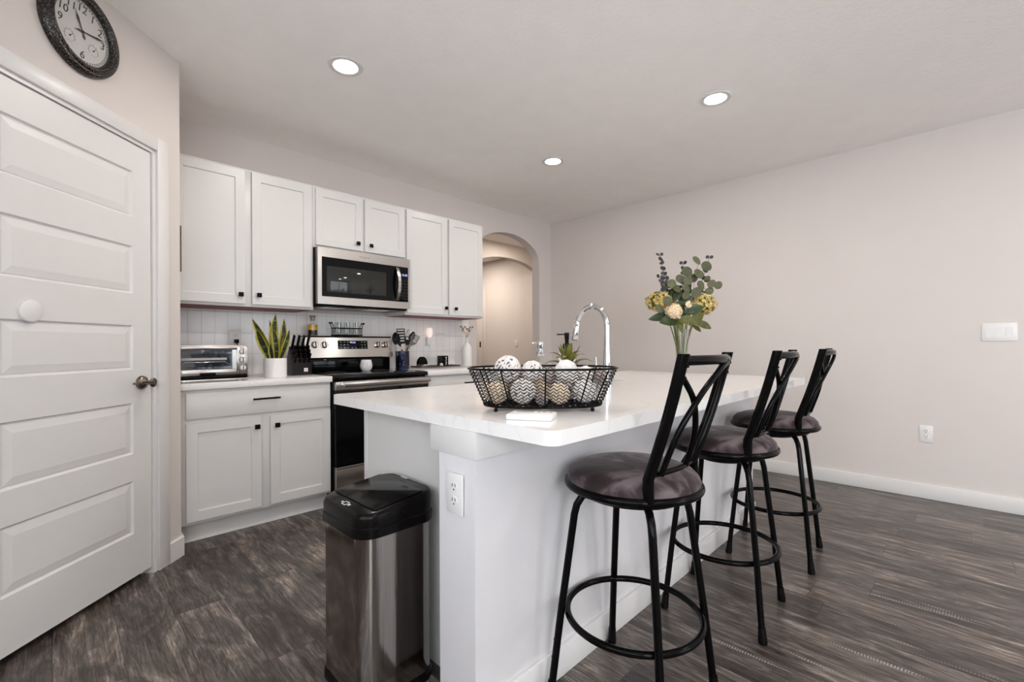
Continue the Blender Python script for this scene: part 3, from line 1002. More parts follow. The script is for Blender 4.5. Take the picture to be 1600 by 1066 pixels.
# plug-in wax warmer / night light
t = thing('night_light', 'plug-in night light with glowing frosted shade on the backsplash', 'night light', (2.578, YB - 0.0085, 1.190))
MB().box(-0.025, 0.025, -0.042, 0, -0.062, 0.012, 0.006).build('plug_body', 'white_plastic', t)
mb = MB(); mb.lathe([(0.012, 0.0), (0.024, 0.012), (0.031, 0.035), (0.031, 0.065), (0.026, 0.088), (0.012, 0.094)], (0, -0.038, 0.010), seg=24); mb.build('shade', 'warm_bulb', t)
mb = MB(); mb.tube([(0.004, -0.03, -0.060), (0.006, -0.02, -0.12), (0.0, -0.02, -0.18), (0.004, -0.03, -0.24)], 0.0025, 8); mb.build('cord', 'white_plastic', t)

# plaque on the side of the pantry wall
o = MB().box(0, 0.011, -0.13, 0.13, -0.125, 0.125, 0.003).build('wall_plaque', 'plaque', loc=(0.4905, 3.155, 1.655))
tag(o, 'thin dark weathered plaque edge beside the left wall cabinet, on the pantry side wall', 'wall decor')

# ------------------------------------------------------------------ wall clock over the pantry door
t = thing('wall_clock', 'round antiqued wall clock with weather dials above the pantry door', 'clock', dw(1.892, 0.0, 2.421), PI / 4)
mb = MB()
mb.lathe([(0.128, 0.004), (0.168, 0.0), (0.172, 0.006), (0.171, 0.016), (0.166, 0.027), (0.157, 0.034), (0.152, 0.032), (0.149, 0.036), (0.143, 0.039), (0.139, 0.035), (0.136, 0.036), (0.130, 0.032), (0.126, 0.022), (0.126, 0.012)], (0, 0, 0), (0, -1, 0), 72, cap0=False, cap1=False)
mb.build('rim', 'antique', t, angle=60)
mb = MB(); mb.cyl((0, 0, 0), (0, -0.013, 0), 0.129, None, 64); mb.build('dial', 'dial', t)
RD = Matrix.Rotation(PI / 2, 4, 'X')
mb = MB()
for h in (9, 10, 11, 12, 1, 2, 3, 6):
    a = math.radians(h * 30)
    mb.text(str(h), 0.045, Matrix.Translation((0.094 * math.sin(a), -0.0135, 0.094 * math.cos(a))) @ RD, shear=0.15)
mb.build('numerals', 'ink', t, smooth=False)
mb = MB()
for i in range(60):
    a = i * PI / 30
    q = Matrix.Rotation(a, 4, 'Y')
    mb.box(-0.0012, 0.0012, -0.0140, -0.0125, 0.1145, 0.1205, mat=q)
for rr in (0.1140, 0.1212):
    mb.lathe([(rr, 0.0130), (rr + 0.0007, 0.0130), (rr + 0.0007, 0.0138), (rr, 0.0138), (rr, 0.0130)], (0, 0, 0), (0, -1, 0), 64, cap0=False, cap1=False)
mb.build('minute_track', 'ink', t, smooth=False)
for sx in (-1, 1):
    cx, cz = sx * 0.052, -0.048
    mb = MB()
    for k in range(24):
        a0 = math.radians(-130 + 260 * k / 24); a1 = math.radians(-130 + 260 * (k + 1) / 24)
        for r0, r1 in ((0.0205, 0.0222),):
            mb.rings([[(cx + r0 * math.sin(a0), -y, cz + r0 * math.cos(a0)), (cx + r1 * math.sin(a0), -y, cz + r1 * math.cos(a0)), (cx + r1 * math.sin(a1), -y, cz + r1 * math.cos(a1)), (cx + r0 * math.sin(a1), -y, cz + r0 * math.cos(a1))] for y in (0.013, 0.0136)])
        if k % 3 == 0:
            mb.box(-0.0007, 0.0007, -0.0136, -0.0128, 0.023, 0.028, mat=Matrix.Translation((cx, 0, cz)) @ Matrix.Rotation(a0, 4, 'Y'))
    mb.box(cx - 0.012, cx + 0.012, -0.0136, -0.013, cz - 0.0215, cz - 0.0205)
    sd = mb.build('weather_dial', 'ink_grey', t, smooth=False)
    mb = MB(); mb.box(-0.0008, 0.0008, -0.0150, -0.0140, -0.004, 0.018, mat=Matrix.Translation((cx, 0, cz)) @ Matrix.Rotation(math.radians(40), 4, 'Y'))
    mb.cyl((cx, -0.013, cz), (cx, -0.016, cz), 0.003, None, 12); mb.build('pointer', 'ink', sd, smooth=False)
def hand(name, ang, L, w):
    mb = MB()
    q = Matrix.Rotation(math.radians(ang), 4, 'Y')
    pts = [(-w, -0.022), (0, -0.030), (w, -0.022), (w * 0.5, 0.0), (w * 0.7, L * 0.4), (w * 1.3, L * 0.62), (w * 0.35, L * 0.80), (0, L), (-w * 0.35, L * 0.80), (-w * 1.3, L * 0.62), (-w * 0.7, L * 0.4), (-w * 0.5, 0.0)]
    y0 = -0.0165 if name == 'hour_hand' else -0.019
    mb.rings([[q @ Vector((x, y, z)) for x, z in pts] for y in (y0, y0 - 0.001)])
    return mb.build(name, 'ink', t, smooth=False)
hand('hour_hand', 337, 0.083, 0.0042)
hand('minute_hand', 78, 0.112, 0.0036)
MB().cyl((0, -0.012, 0), (0, -0.0215, 0), 0.005, None, 16).build('hub', 'ink', t)
MB().cyl((0, -0.0245, 0), (0, -0.0252, 0), 0.1255, None, 64).build('glass_cover', thin_glass('clock_glass', (0.98, 0.98, 0.98), 0.35), t)

# ------------------------------------------------------------------ kitchen island
IX0, IX1 = 0.838, 3.205
SXa, SXb, SYa = 1.72, 2.39, 1.40
t = thing('kitchen_island', 'white kitchen island base with half wall facing the bar stools', 'island', (0, 0, 0))
mb = MB()
mb.box(IX0 + 0.004, IX1, 0.987, 1.154, 0, 0.7965)
mb.build('half_wall', 'island', t, smooth=False)
mb = MB()
mb.box(IX0, IX1 + 0.004, 0.978, 1.196, 0.797, 0.8755, 0.0015)
mb.build('cap_trim', 'cabinet', t)
mb = MB()
mb.box(0.860, IX1 + 0.010, 0.973, 0.9868, 0, BBH - 0.003, 0.003)
mb.build('base_trim', 'trim', t)
mb = MB()
for xa, xb, ya, yb_, zb in ((0.953, SXa, 1.1965, 1.820, 0.8755), (SXb, IX1 - 0.02, 1.1965, 1.820, 0.8755), (SXa, SXb, 1.1965, SYa, 0.8755), (SXa, SXb, SYa, 1.820, 0.685)):
    mb.box(xa, xb, ya, yb_, 0.105, zb)
mb.box(0.953, IX1 - 0.02, 1.1965, 1.745, 0.0, 0.106)
mb.box(0.950, 0.972, 1.820, 1.845, 0.105, 0.8755, 0.001)
bodyi = mb.build('cabinet_body', 'cabinet', t)
mb = MB(); mb.box(0.950, IX1 - 0.02, 1.8202, 1.838, 0.105, 0.8752, 0.001); mb.build('face_frame', 'cabinet', t)

mb = MB()
SX0, SX1, SY0, SY1 = 1.74, 2.370, 1.420, 1.800
CX0, CX1, CY0, CY1 = 0.843, 3.270, 0.700, 1.930
left = [p for p in rrect(CX0, CX1, CY0, CY1, 0.035, 8)]
def clip(poly, xmin, xmax):
    ins = [p for p in poly if xmin - 1e-9 <= p[0] <= xmax + 1e-9]
    return ins
rr = rrect(CX0, CX1, CY0, CY1, 0.035, 8)
lp = [p for p in rr if p[0] < 1.5]
lpoly = [(SX0, CY1)] + lp + [(SX0, CY0)]
rp = [p for p in rr if p[0] > 1.5]
rtop = [p for p in rp if p[1] > 1.3]; rbot = [p for p in rp if p[1] <= 1.3]
rpoly = [(SX1, CY0)] + rbot + rtop + [(SX1, CY1)]
for poly in (lpoly, rpoly, [(SX0, CY0), (SX1, CY0), (SX1, SY0), (SX0, SY0)], [(SX0, SY1), (SX1, SY1), (SX1, CY1), (SX0, CY1)]):
    mb.prism(poly, 0.876, 0.914, 'z')
bmesh.ops.remove_doubles(mb.bm, verts=mb.bm.verts[:], dist=1e-5)
o = mb.build('island_countertop', 'quartz', angle=30)
tag(o, 'long white island countertop with rounded corner under the wire basket', 'countertop')
# undermount sink
mb = MB()
lo = []
for ins, z in ((-0.004, 0.8755), (0.0, 0.8750), (0.008, 0.72), (0.03, 0.70)):
    lo.append([(x, y, z) for x, y in rrect(SX0 + ins, SX1 - ins, SY0 + ins, SY1 - ins, 0.03, 6)])
mb.rings(lo, True, False, True)
o = mb.build('sink_basin', 'steel'); tag(o, 'stainless undermount sink basin set in the island countertop', 'sink')

# faucet: spout reaches over the sink (+y)
t = thing('faucet', 'tall chrome gooseneck pull-down faucet on the island', 'faucet', (2.05, 1.335, 0.914))
mb = MB(); mb.lathe([(0.0, 0.0), (0.030, 0.0), (0.030, 0.006), (0.027, 0.009), (0.026, 0.05), (0.0235, 0.10), (0.0195, 0.150), (0.0172, 0.185), (0.0165, 0.20)], seg=28)
mb.build('base', 'chrome', t)
mb = MB()
pts = [(0, 0, 0.198), (0, 0, 0.31)]
for i in range(1, 17):
    a = PI * i / 16 * 0.91
    pts.append((0, 0.096 - 0.096 * math.cos(a), 0.31 + 0.105 * math.sin(a)))
mb.tube(pts, 0.0142, 16, rad=[0.0165, 0.0158] + [0.0148] * 16); mb.build('gooseneck', 'chrome', t)
ex, ey, ez = pts[-1]
mb = MB(); mb.lathe([(0.0135, -0.002), (0.0155, 0.0), (0.0155, 0.018), (0.0165, 0.020), (0.0185, 0.070), (0.0200, 0.098), (0.0185, 0.103), (0.0, 0.103)], (ex, ey, ez), (0, 0.20, -0.98), 24)
sh = mb.build('spray_head', 'chrome', t)
mb = MB(); mb.cyl((ex, ey + 0.020, ez - 0.099), (ex, ey + 0.0204, ez - 0.106), 0.0165, None, 20); mb.build('spray_face', 'black_plastic', sh)
mb = MB(); mb.cyl((-0.02, 0.012, 0.055), (-0.046, 0.03, 0.055), 0.012, None, 16); mb.tube([(-0.044, 0.028, 0.055), (-0.050, 0.032, 0.08), (-0.053, 0.034, 0.145)], 0.005, 10, rad=[0.009, 0.006, 0.0045])
mb.build('lever_handle', 'chrome', t)

# soap dispensers
t = thing('soap_dispenser', 'clear glass soap dispenser with chrome pump behind the wire basket', 'soap dispenser', (1.62, 1.42, 0.914))
mb = MB(); mb.lathe([(0.0, 0.0), (0.033, 0.0), (0.035, 0.004), (0.035, 0.12), (0.032, 0.138), (0.020, 0.152), (0.016, 0.157), (0.016, 0.163)], seg=28, cap1=False); mb.build('bottle', 'glass_grey', t)
mb = MB(); mb.lathe([(0.0, 0.003), (0.031, 0.003), (0.0325, 0.008), (0.0325, 0.085), (0.0, 0.085)], seg=24); mb.build('soap', P('clear_soap', (0.75, 0.76, 0.74), 0.2, var=0.02), t)
mb = MB(); mb.lathe([(0.0175, 0.158), (0.0185, 0.160), (0.0185, 0.176), (0.0155, 0.179), (0.0140, 0.188), (0.0150, 0.194), (0.0160, 0.210), (0.0165, 0.224), (0.0150, 0.2265), (0.0, 0.2265)], seg=24)
mb.cyl((0, 0, 0.217), (-0.028, 0.026, 0.215), 0.006, 0.0045, 12); mb.build('pump', 'chrome', t)
t = thing('soap_dispenser', 'white soap dispenser with black pump behind the spiky green plant', 'soap dispenser', (1.62, 1.264, 0.914))
mb = MB(); mb.lathe([(0.0, 0.0), (0.034, 0.0), (0.036, 0.004), (0.036, 0.155), (0.032, 0.176), (0.018, 0.186), (0.016, 0.192)], seg=28); mb.build('bottle', 'white_ceramic', t)
mb = MB(); mb.lathe([(0.0185, 0.188), (0.0185, 0.212), (0.009, 0.214), (0.009, 0.230), (0.0105, 0.232), (0.0105, 0.262), (0.0, 0.263)], seg=20)
mb.box(-0.045, 0.0, -0.004, 0.004, 0.2515, 0.2575, 0.001, mat=Matrix.Rotation(math.radians(-45), 4, 'Z')); mb.build('pump', 'black_plastic', t)

# ------------------------------------------------------------------ bar stools
def make_stool(label, loc, rotz):
    t = thing('bar_stool', label, 'bar stool', loc, rotz, 'bar stools along the island')
    HZ = 0.69
    mb = MB()
    mb.lathe([(0.0, HZ - 0.012), (0.197, HZ - 0.012), (0.203, HZ), (0.205, HZ + 0.012), (0.200, HZ + 0.026), (0.184, HZ + 0.042), (0.150, HZ + 0.055), (0.09, HZ + 0.062), (0.0, HZ + 0.064)], seg=56)
    mb.build('seat_cushion', 'cushion', t, angle=60)
    mb = MB(); mb.tube([(0.203 * math.cos(2 * PI * i / 64), 0.203 * math.sin(2 * PI * i / 64), HZ - 0.006) for i in range(64)], 0.0125, 12, closed=True)
    mb.build('seat_ring', 'black_gloss', t, angle=80)
    mb = MB(); mb.cyl((0, 0, HZ - 0.040), (0, 0, HZ - 0.013), 0.16, 0.185, 40); mb.cyl((0, 0, HZ - 0.062), (0, 0, HZ - 0.038), 0.09, None, 32); mb.build('swivel_plate', 'black', t)
    mb = MB(); mb.tube([(0.207 * math.cos(2 * PI * i / 64), 0.207 * math.sin(2 * PI * i / 64), 0.27) for i in range(64)], 0.0105, 12, closed=True)
    mb.build('footrest_ring', 'black_gloss', t, angle=80)
    for sx, sy in ((1, 1), (-1, 1), (-1, -1), (1, -1)):
        d = Vector((sx, sy, 0)).normalized()
        def pt(r, z): return (d.x * r, d.y * r, z)
        ctrl = [(0.262, 0.028), (0.231, 0.27), (0.186, 0.585), (0.178, 0.615), (0.162, 0.640), (0.135, 0.655), (0.08, 0.660)]
        mb = MB(); mb.tube([pt(r, z) for r, z in ctrl], 0.0118, 12)
        lg = mb.build('leg', 'black_gloss', t, angle=80)
        mb = MB(); mb.tube([pt(0.266, 0.0), pt(0.2645, 0.012), pt(0.262, 0.034), pt(0.259, 0.058)], 0.014, 14, rad=[0.0155, 0.0165, 0.0145, 0.0135]); mb.build('foot_cap', 'black_plastic', lg)
        for r_, z_ in ((0.2585, 0.135), (0.2515, 0.190)):
            MB().sphere(pt(r_, z_), 0.0032, 8, 6).build('bolt', 'black', lg)
    # back
    hw = 0.157; y0 = -0.132; zt = 1.097
    def up(sx, z):
        k = 0.0 if z < HZ + 0.06 else (z - HZ - 0.06) / (zt - HZ - 0.06)
        return Vector((sx * (hw + 0.012 * k), y0 - 0.105 * k - 0.006 * math.sin(PI * min(1, k)), z))
    for sx in (-1, 1):
        mb = MB()
        lo = []
        zs = [HZ - 0.004, HZ + 0.045, HZ + 0.06, HZ + 0.09] + [HZ + 0.09 + (zt - HZ - 0.09) * i / 6 for i in range(1, 7)]
        for z in zs:
            c = up(sx, z)
            a, b = 0.0105, 0.0165
            lo.append([c + Vector((a * math.cos(2 * PI * k / 14), b * math.sin(2 * PI * k / 14), 0)) for k in range(14)])
        mb.rings(lo)
        u = mb.build('back_upright', 'black_gloss', t, angle=60)
        for z in (HZ + 0.375, HZ + 0.345):
            c = up(sx, z)
            MB().sphere(c + Vector((-sx * 0.004, -0.0165, 0)), 0.0042, 8, 6).build('bolt', 'black', u)
    def rail(z, bow, r):
        a = up(-1, z); b = up(1, z)
        return [a.lerp(b, i / 14) + Vector((0, -bow * math.sin(PI * i / 14), 0)) for i in range(15)]
    mb = MB(); mb.tube(rail(zt - 0.018, 0.034, 0), 0.0135, 12); mb.build('top_rail', 'black_gloss', t, angle=70)
    mb = MB(); mb.tube(rail(HZ + 0.072, 0.026, 0), 0.0085, 10); mb.build('lower_rail', 'black_gloss', t, angle=70)
    zl = HZ + 0.072
    def on_back(u, z):      # u -1..1 across the back
        a = up(-1, z); b = up(1, z)
        f = (u + 1) / 2
        return a.lerp(b, f) + Vector((0, -0.028 * math.sin(PI * f), 0))
    # curved bars, as seen from behind the stool: one arc bowing from the left upright to the lower right corner,
    # one from the upper right corner to the lower left, and one short-bowed bar beside the right upright
    def bar(uz, off):
        mb = MB()
        P_ = [on_back(u, z) + Vector((0, off, 0)) for u, z in uz]
        P_ = [P_[0] * 2 - P_[1]] + P_ + [P_[-1] * 2 - P_[-2]]
        pts = []
        for i in range(1, len(P_) - 2):
            for k in range(5):
                q = k / 5
                p0, p1, p2, p3 = P_[i - 1:i + 3]
                pts.append(0.5 * (2 * p1 + (p2 - p0) * q + (2 * p0 - 5 * p1 + 4 * p2 - p3) * q * q + (3 * p1 - p0 - 3 * p2 + p3) * q ** 3))
        pts.append(P_[-2])
        mb.tube(pts, 0.0085, 10)
        mb.build('curved_bar', 'black_gloss', t, angle=70)
    bar([(-0.98, 1.045), (-0.78, 1.018), (-0.46, 0.97), (-0.19, 0.91), (-0.02, 0.86), (0.08, 0.81), (0.12, zl)], 0.0)
    bar([(0.46, zt - 0.026), (0.12, 1.058), (-0.16, 1.028), (-0.40, 0.99), (-0.60, 0.94), (-0.74, 0.89), (-0.81, 0.83), (-0.84, zl)], -0.014)
    bar([(0.85, zt - 0.026), (0.86, 1.0), (0.79, 0.93), (0.67, 0.87), (0.58, 0.82), (0.52, zl)], -0.006)
    return t


st = make_stool('black metal swivel bar stool nearest the camera, at the near end of the island', (1.305, 0.758, 0), math.radians(2))
dup(st, (2.045, 0.748, 0), math.radians(5), 'middle one of the three black metal bar stools at the island')
dup(st, (2.775, 0.746, 0), math.radians(6), 'farthest of the three black metal bar stools, nearest the bare right wall')

# ------------------------------------------------------------------ trash can
TX0, TX1, TY0, TY1 = 0.655, 0.925, 1.283, 1.592
t = thing('trash_can', 'stainless sensor trash can with black lid at the end of the island', 'trash can', ((TX0 + TX1) / 2, (TY0 + TY1) / 2, 0))
hx, hy = (TX1 - TX0) / 2, (TY1 - TY0) / 2
def can_ring(ins, z, r=0.055, zf=None, bulge=0.010):
    pts = []
    for x, y in rrect(-hx + ins, hx - ins, -hy + ins, hy - ins, max(0.012, r - ins), 8):
        bx = x - bulge * (1 - (y / hy) ** 2) if x < 0 else x
        zz = z if zf is None else z + zf * (x + hx) / (2 * hx)
        pts.append((bx, y, zz))
    return pts
mb = MB(); mb.rings([can_ring(0.004, 0.025), can_ring(0.004, 0.545)]); mb.build('body', 'steel_v', t, angle=50)
mb = MB(); mb.rings([can_ring(-0.001, 0.0), can_ring(-0.002, 0.004), can_ring(-0.002, 0.022), can_ring(0.003, 0.030)]); mb.build('base_ring', 'black_plastic', t, angle=50)
mb = MB(); mb.rings([can_ring(-0.004, 0.532), can_ring(-0.006, 0.534), can_ring(-0.006, 0.562), can_ring(-0.002, 0.566)]); mb.build('lid_rim', 'black_plastic', t, angle=40)
mb = MB(); mb.rings([can_ring(-0.002, 0.566), can_ring(-0.003, 0.590, zf=0.025), can_ring(0.001, 0.601, zf=0.030), can_ring(0.007, 0.605, zf=0.031)])
lid = mb.build('lid', 'black_plastic', t, angle=40)
mb = MB(); mb.prism(rrect(-hx + 0.044, hx - 0.044, -hy + 0.012, hy - 0.012, 0.008, 4), 0.0, 0.004, 'z', 0.0015)
sl = math.atan(0.031 / (2 * hx))
fl = mb.build('lid_flap', 'black_gloss', lid, angle=40)
fl.location = (0, 0, 0.6215); fl.rotation_euler = (0, -sl, 0)
mb = MB()
for (a, b, c, d) in ((-0.008, 0.008, -0.0065, -0.0050), (-0.008, 0.008, 0.0050, 0.0065), (-0.008, -0.0065, -0.005, 0.005), (0.0065, 0.008, -0.005, 0.005)):
    mb.box(c, d, a, b, 0, 0.0006)
mb.prism([(-0.003, 0.013), (0.003, 0.013), (0.0, 0.019)], 0, 0.0006, 'z')
mb.prism([(-0.003, -0.019), (0.003, -0.019), (0.003, -0.013), (-0.003, -0.013)], 0, 0.0006, 'z')
ic = mb.build('sensor_icons', 'white_plastic', lid, smooth=False)
ic.location = (-hx + 0.020, 0.0, 0.6088); ic.rotation_euler = (0, -sl, 0); ic.scale = (1.5, 1.5, 1)
mb = MB(); mb.box(hx + 0.002, hx + 0.012, -0.05, 0.05, 0.545, 0.575, 0.003); mb.build('back_latch', 'black_plastic', t)
mb = MB(); mb.box(hx - 0.034, hx - 0.024, -0.02, 0.02, 0.0, 0.0012, 0.0004); lt = mb.build('lid_badge', 'print_grey', lid); lt.location = (0, 0, 0.6348); lt.rotation_euler = (0, -sl, 0)

# ------------------------------------------------------------------ toaster oven
t = thing('toaster_oven', 'stainless toaster oven with three dials on the left countertop', 'toaster oven', (0.6705, 3.112, 0.914))
tw = 0.174
mb = MB(); mb.box(-tw, tw, 0.012, 0.285, 0.024, 0.216, 0.004); mb.build('body', 'steel', t)
mb = MB(); mb.box(-tw, tw, 0.0, 0.014, 0.020, 0.040, 0.002); mb.box(-tw, tw, 0.010, 0.28, 0.018, 0.028, 0.002); bs = mb.build('base', 'black_plastic', t)
mb = MB(); mb.box(-tw + 0.004, tw, -0.002, 0.27, 0.004, 0.0175, 0.001)
for sx in (-0.14, 0.14):
    for y in (0.03, 0.24):
        mb.cyl((sx, y, 0), (sx, y, 0.005), 0.012, None, 12)
mb.build('crumb_tray', 'steel', t)
dx1 = 0.112
mb = MB()
mb.box(-tw, dx1, -0.012, 0.012, 0.041, 0.074, 0.001); mb.box(-tw, dx1, -0.012, 0.012, 0.188, 0.206, 0.001)
mb.box(-tw, -tw + 0.006, -0.012, 0.012, 0.074, 0.188); mb.box(dx1 - 0.022, dx1, -0.012, 0.012, 0.074, 0.188)
dr = mb.build('door', 'steel', t)
mb = MB(); mb.box(-tw + 0.006, dx1 - 0.022, -0.006, 0.004, 0.074, 0.188); mb.build('door_glass', P('blue_reflective_glass', (0.010, 0.018, 0.030), 0.05, var=0.9, vscale=35, stretch=(1, 1, 3), spec=0.9, coat=1.0), dr, smooth=False)
mb = MB(); mb.box(-tw + 0.001, dx1 - 0.001, -0.040, -0.022, 0.190, 0.208, 0.005); mb.box(-tw + 0.004, -tw + 0.02, -0.026, -0.010, 0.192, 0.206); mb.box(dx1 - 0.02, dx1 - 0.004, -0.026, -0.010, 0.192, 0.206)
mb.build('door_handle', 'steel', dr)
mb = MB(); mb.box(-0.074, 0.004, -0.0145, -0.011, 0.040, 0.056, 0.001); mb.build('badge', 'black_plastic', dr)
mb = MB(); mb.box(-tw + 0.012, dx1 - 0.05, -0.0085, -0.005, 0.128, 0.142, 0.001); mb.build('rack_edge', 'print_grey', dr)
mb = MB(); mb.tube([(-tw + 0.010, -0.008, 0.100), (-tw + 0.020, -0.008, 0.104), (-tw + 0.028, -0.008, 0.116), (dx1 - 0.060, -0.008, 0.118), (dx1 - 0.046, -0.008, 0.106), (dx1 - 0.034, -0.008, 0.102)], 0.0022, 8); mb.build('rack_wire', 'steel', dr)
mb = MB(); mb.box(dx1 + 0.003, tw - 0.001, -0.010, 0.013, 0.041, 0.207, 0.002); pn = mb.build('control_panel', 'steel', t)
for z in (0.178, 0.128, 0.080):
    x = (dx1 + tw) / 2 + 0.001
    mb = MB(); mb.lathe([(0.0, -0.001), (0.0185, -0.001), (0.0185, 0.002), (0.0, 0.002)], (x, -0.010, z), (0, -1, 0), 28); bz = mb.build('knob_bezel', 'ink_grey', pn)
    mb = MB(); mb.lathe([(0.0, 0.0), (0.0155, 0.0), (0.0145, 0.014), (0.0, 0.015)], (x, -0.011, z), (0, -1, 0), 28); kb = mb.build('knob', 'white_plastic', pn)
    mb = MB(); mb.box(x - 0.0022, x + 0.0022, -0.0275, -0.0250, z - 0.0145, z + 0.0145, 0.0005); mb.build('knob_grip', 'ink', pn)
mb = MB()
for z in (0.2005, 0.153, 0.104, 0.0555):
    for k in range(4):
        mb.box(x - 0.013 + k * 0.0068, x - 0.0085 + k * 0.0068, -0.0106, -0.0095, z - 0.0012, z + 0.0012)
mb.build('panel_print', 'ink_grey', pn, smooth=False)

# ------------------------------------------------------------------ snake plant
t = thing('snake_plant', 'yellow edged snake plant in a white cylinder pot on the left countertop', 'plant', (1.063, 3.300, 0.914))
mb = MB(); mb.lathe([(0.0, 0.0), (0.068, 0.0), (0.0705, 0.003), (0.0705, 0.126), (0.069, 0.128), (0.066, 0.128), (0.065, 0.112), (0.0, 0.110)], seg=48); mb.build('pot', 'white_ceramic', t)
mb = MB(); mb.cyl((0, 0, 0.108), (0, 0, 0.1165), 0.0645, None, 30); mb.build('soil', P('potting_soil', (0.03, 0.022, 0.016), 0.95, var=0.6, vscale=120, bump=1, bscale=150, bdist=0.004), t)


def blade(mb, base, tip, bendv, w, twist=0.0, n=14, cup=0.25, mats=(0, 1), edge=0.42):
    base = Vector(base); tip = Vector(tip); bendv = Vector(bendv)
    R = Vector((C45, -C45, 0))
    L = []
    for i in range(n + 1):
        s = i / n
        c = base.lerp(tip, s) + bendv * (s * s - s) * -1.0
        ww = w * (0.55 + 0.9 * s) * (1 - s ** 2.6) if s < 1 else 0.0005
        ww = max(ww, 0.0006)
        a = twist * s
        side = (Matrix.Rotation(a, 3, 'Z') @ R)
        fw = Vector((side.y, -side.x, 0))
        row = []
        for u in (-1, -1 + edge, 0, 1 - edge, 1):
            row.append(c + side * (u * ww) + fw * (cup * ww * (u * u)))
        L.append(row)
    bm = mb.bm
    V = [[bm.verts.new(p) for p in r] for r in L]
    for a, b in zip(V[:-1], V[1:]):
        for k in range(4):
            f = bm.faces.new((a[k], a[k + 1], b[k + 1], b[k]))
            f.material_index = mats[1] if k in (0, 3) else mats[0]
    r = bmesh.ops.solidify(bm, geom=[f for f in bm.faces], thickness=0.0012)
    return mb


def sp(u, w, d=0.0):   # local point: u to the right as seen, w up, d away
    return (u * C45 + d * C45, -u * C45 + d * C45, w)


for (b, tp, bend, w, tw_) in (
        ((-0.022, 0.112, 0.0), (-0.160, 0.395, 0.01), (0.02, -0.02, 0.0), 0.030, 0.2),
        ((-0.018, 0.112, -0.02), (-0.110, 0.330, -0.03), (-0.015, 0.015, 0), 0.034, 0.1),
        ((0.002, 0.112, -0.01), (0.010, 0.425, -0.01), (-0.03, 0.03, 0), 0.030, 0.4),
        ((0.012, 0.112, 0.02), (-0.055, 0.385, 0.03), (0.01, -0.01, 0), 0.022, -0.2),
        ((0.020, 0.112, -0.025), (0.000, 0.335, -0.035), (0.03, -0.03, 0), 0.026, 0.3),
        ((0.030, 0.112, 0.0), (0.095, 0.318, 0.0), (0.02, -0.02, 0), 0.021, 0.2),
        ((0.028, 0.112, 0.025), (0.055, 0.300, 0.03), (0.0, 0.0, 0), 0.020, -0.3),
        ((0.000, 0.112, -0.035), (-0.012, 0.225, -0.045), (0, 0, 0), 0.020, 0.0),
        ((0.016, 0.112, 0.030), (0.040, 0.395, 0.04), (0.02, -0.02, 0), 0.024, 0.3)):
    mb = MB(); blade(mb, sp(*b), sp(*tp), bend, w * 1.15, tw_); mb.build('leaf', ['snake_green', 'snake_yellow'], t, angle=70)

# ------------------------------------------------------------------ knife block
KB = (1.278, 3.455, 0.914); KR = math.radians(-6)
t = thing('knife_block', 'dark wood knife block full of black handled knives beside the range', 'knife block', KB, KR)
mb = MB()
side = [(-0.070, 0.0), (0.085, 0.0), (0.085, 0.130), (0.020, 0.205), (-0.070, 0.085)]
mb.prism([(y, z) for y, z in side], -0.066, 0.066, 'x', 0.003); mb.build('block', 'wood_dark', t, angle=30)
mb = MB(); mb.box(0.012, 0.038, -0.0712, -0.0698, 0.024, 0.050, 0.0005); lgk = mb.build('logo_plate', 'white_plastic', t)
mb = MB(); mb.text('J', 0.024, Matrix.Translation((0.025, -0.0713, 0.037)) @ RD); mb.build('logo', 'ink', lgk, smooth=False)
slope = Vector((0, 0.090, 0.120)).normalized(); out = Vector((0, -0.120, 0.090)).normalized()


def knife_proto(label, L, w, th, group):
    k = thing('kitchen_knife', label, 'knife', (0, 0, 0), 0, group)
    mb = MB()      # handle along +z, slightly curved
    lo = []
    for i in range(9):
        s = i / 8
        wy = w * (0.85 + 0.25 * math.sin(PI * (s * 1.3 + 0.15)) ** 2 + (0.25 if s > 0.85 else 0))
        lo.append([(th * math.cos(2 * PI * j / 12), wy * math.sin(2 * PI * j / 12) + 0.004 * s * s, -0.004 + (L + 0.004) * s) for j in range(12)])
    mb.rings(lo); mb.build('handle', 'black_plastic', k, angle=60)
    for s in ((0.4,) if L < 0.08 else (0.25, 0.6)):
        MB().cyl((-th - 0.0006, 0.002 * s, L * s), (th + 0.0006, 0.002 * s, L * s), 0.0030, None, 10).build('rivet', 'steel', k)
    MB().cyl((0, 0.004, L - 0.001), (0, 0.004, L + 0.0015), w * 0.5, None, 10).build('end_cap', 'steel', k)
    return k


def put_knife(k, x, f, tiltx=0.0):
    p = Vector((x, -0.070, 0.085)) + slope * (0.15 * f)
    mm = Matrix.Translation(KB) @ Matrix.Rotation(KR, 4, 'Z')
    k.location = mm @ p
    d = (out + Vector((tiltx, 0, 0.55))).normalized()
    q = Vector((0, 0, 1)).rotation_difference(d)
    k.rotation_euler = (Matrix.Rotation(KR, 3, 'Z') @ q.to_matrix()).to_euler()


names = ['long black knife handle at the top left of the knife block', 'black knife handle second from left in the top row of the knife block',
         'thick black knife handle third from left in the top row of the knife block', 'black knife handle at the top right of the knife block, below the oil bottle']
big = knife_proto(names[0], 0.105, 0.0115, 0.0085, 'knives in the knife block')
for i, x in enumerate((-0.050, -0.016, 0.018, 0.051)):
    k = big if i == 0 else dup(big, label=names[i])
    put_knife(k, x, 0.90, 0.05)
small = knife_proto('small black steak knife handle in the lower rows of the knife block', 0.066, 0.0105, 0.0085, 'steak knives in the knife block')
first = True
for r in range(3):
    for c in range(4):
        k = small if first else dup(small)
        first = False
        put_knife(k, -0.046 + c * 0.031, 0.10 + 0.23 * r, 0.03)

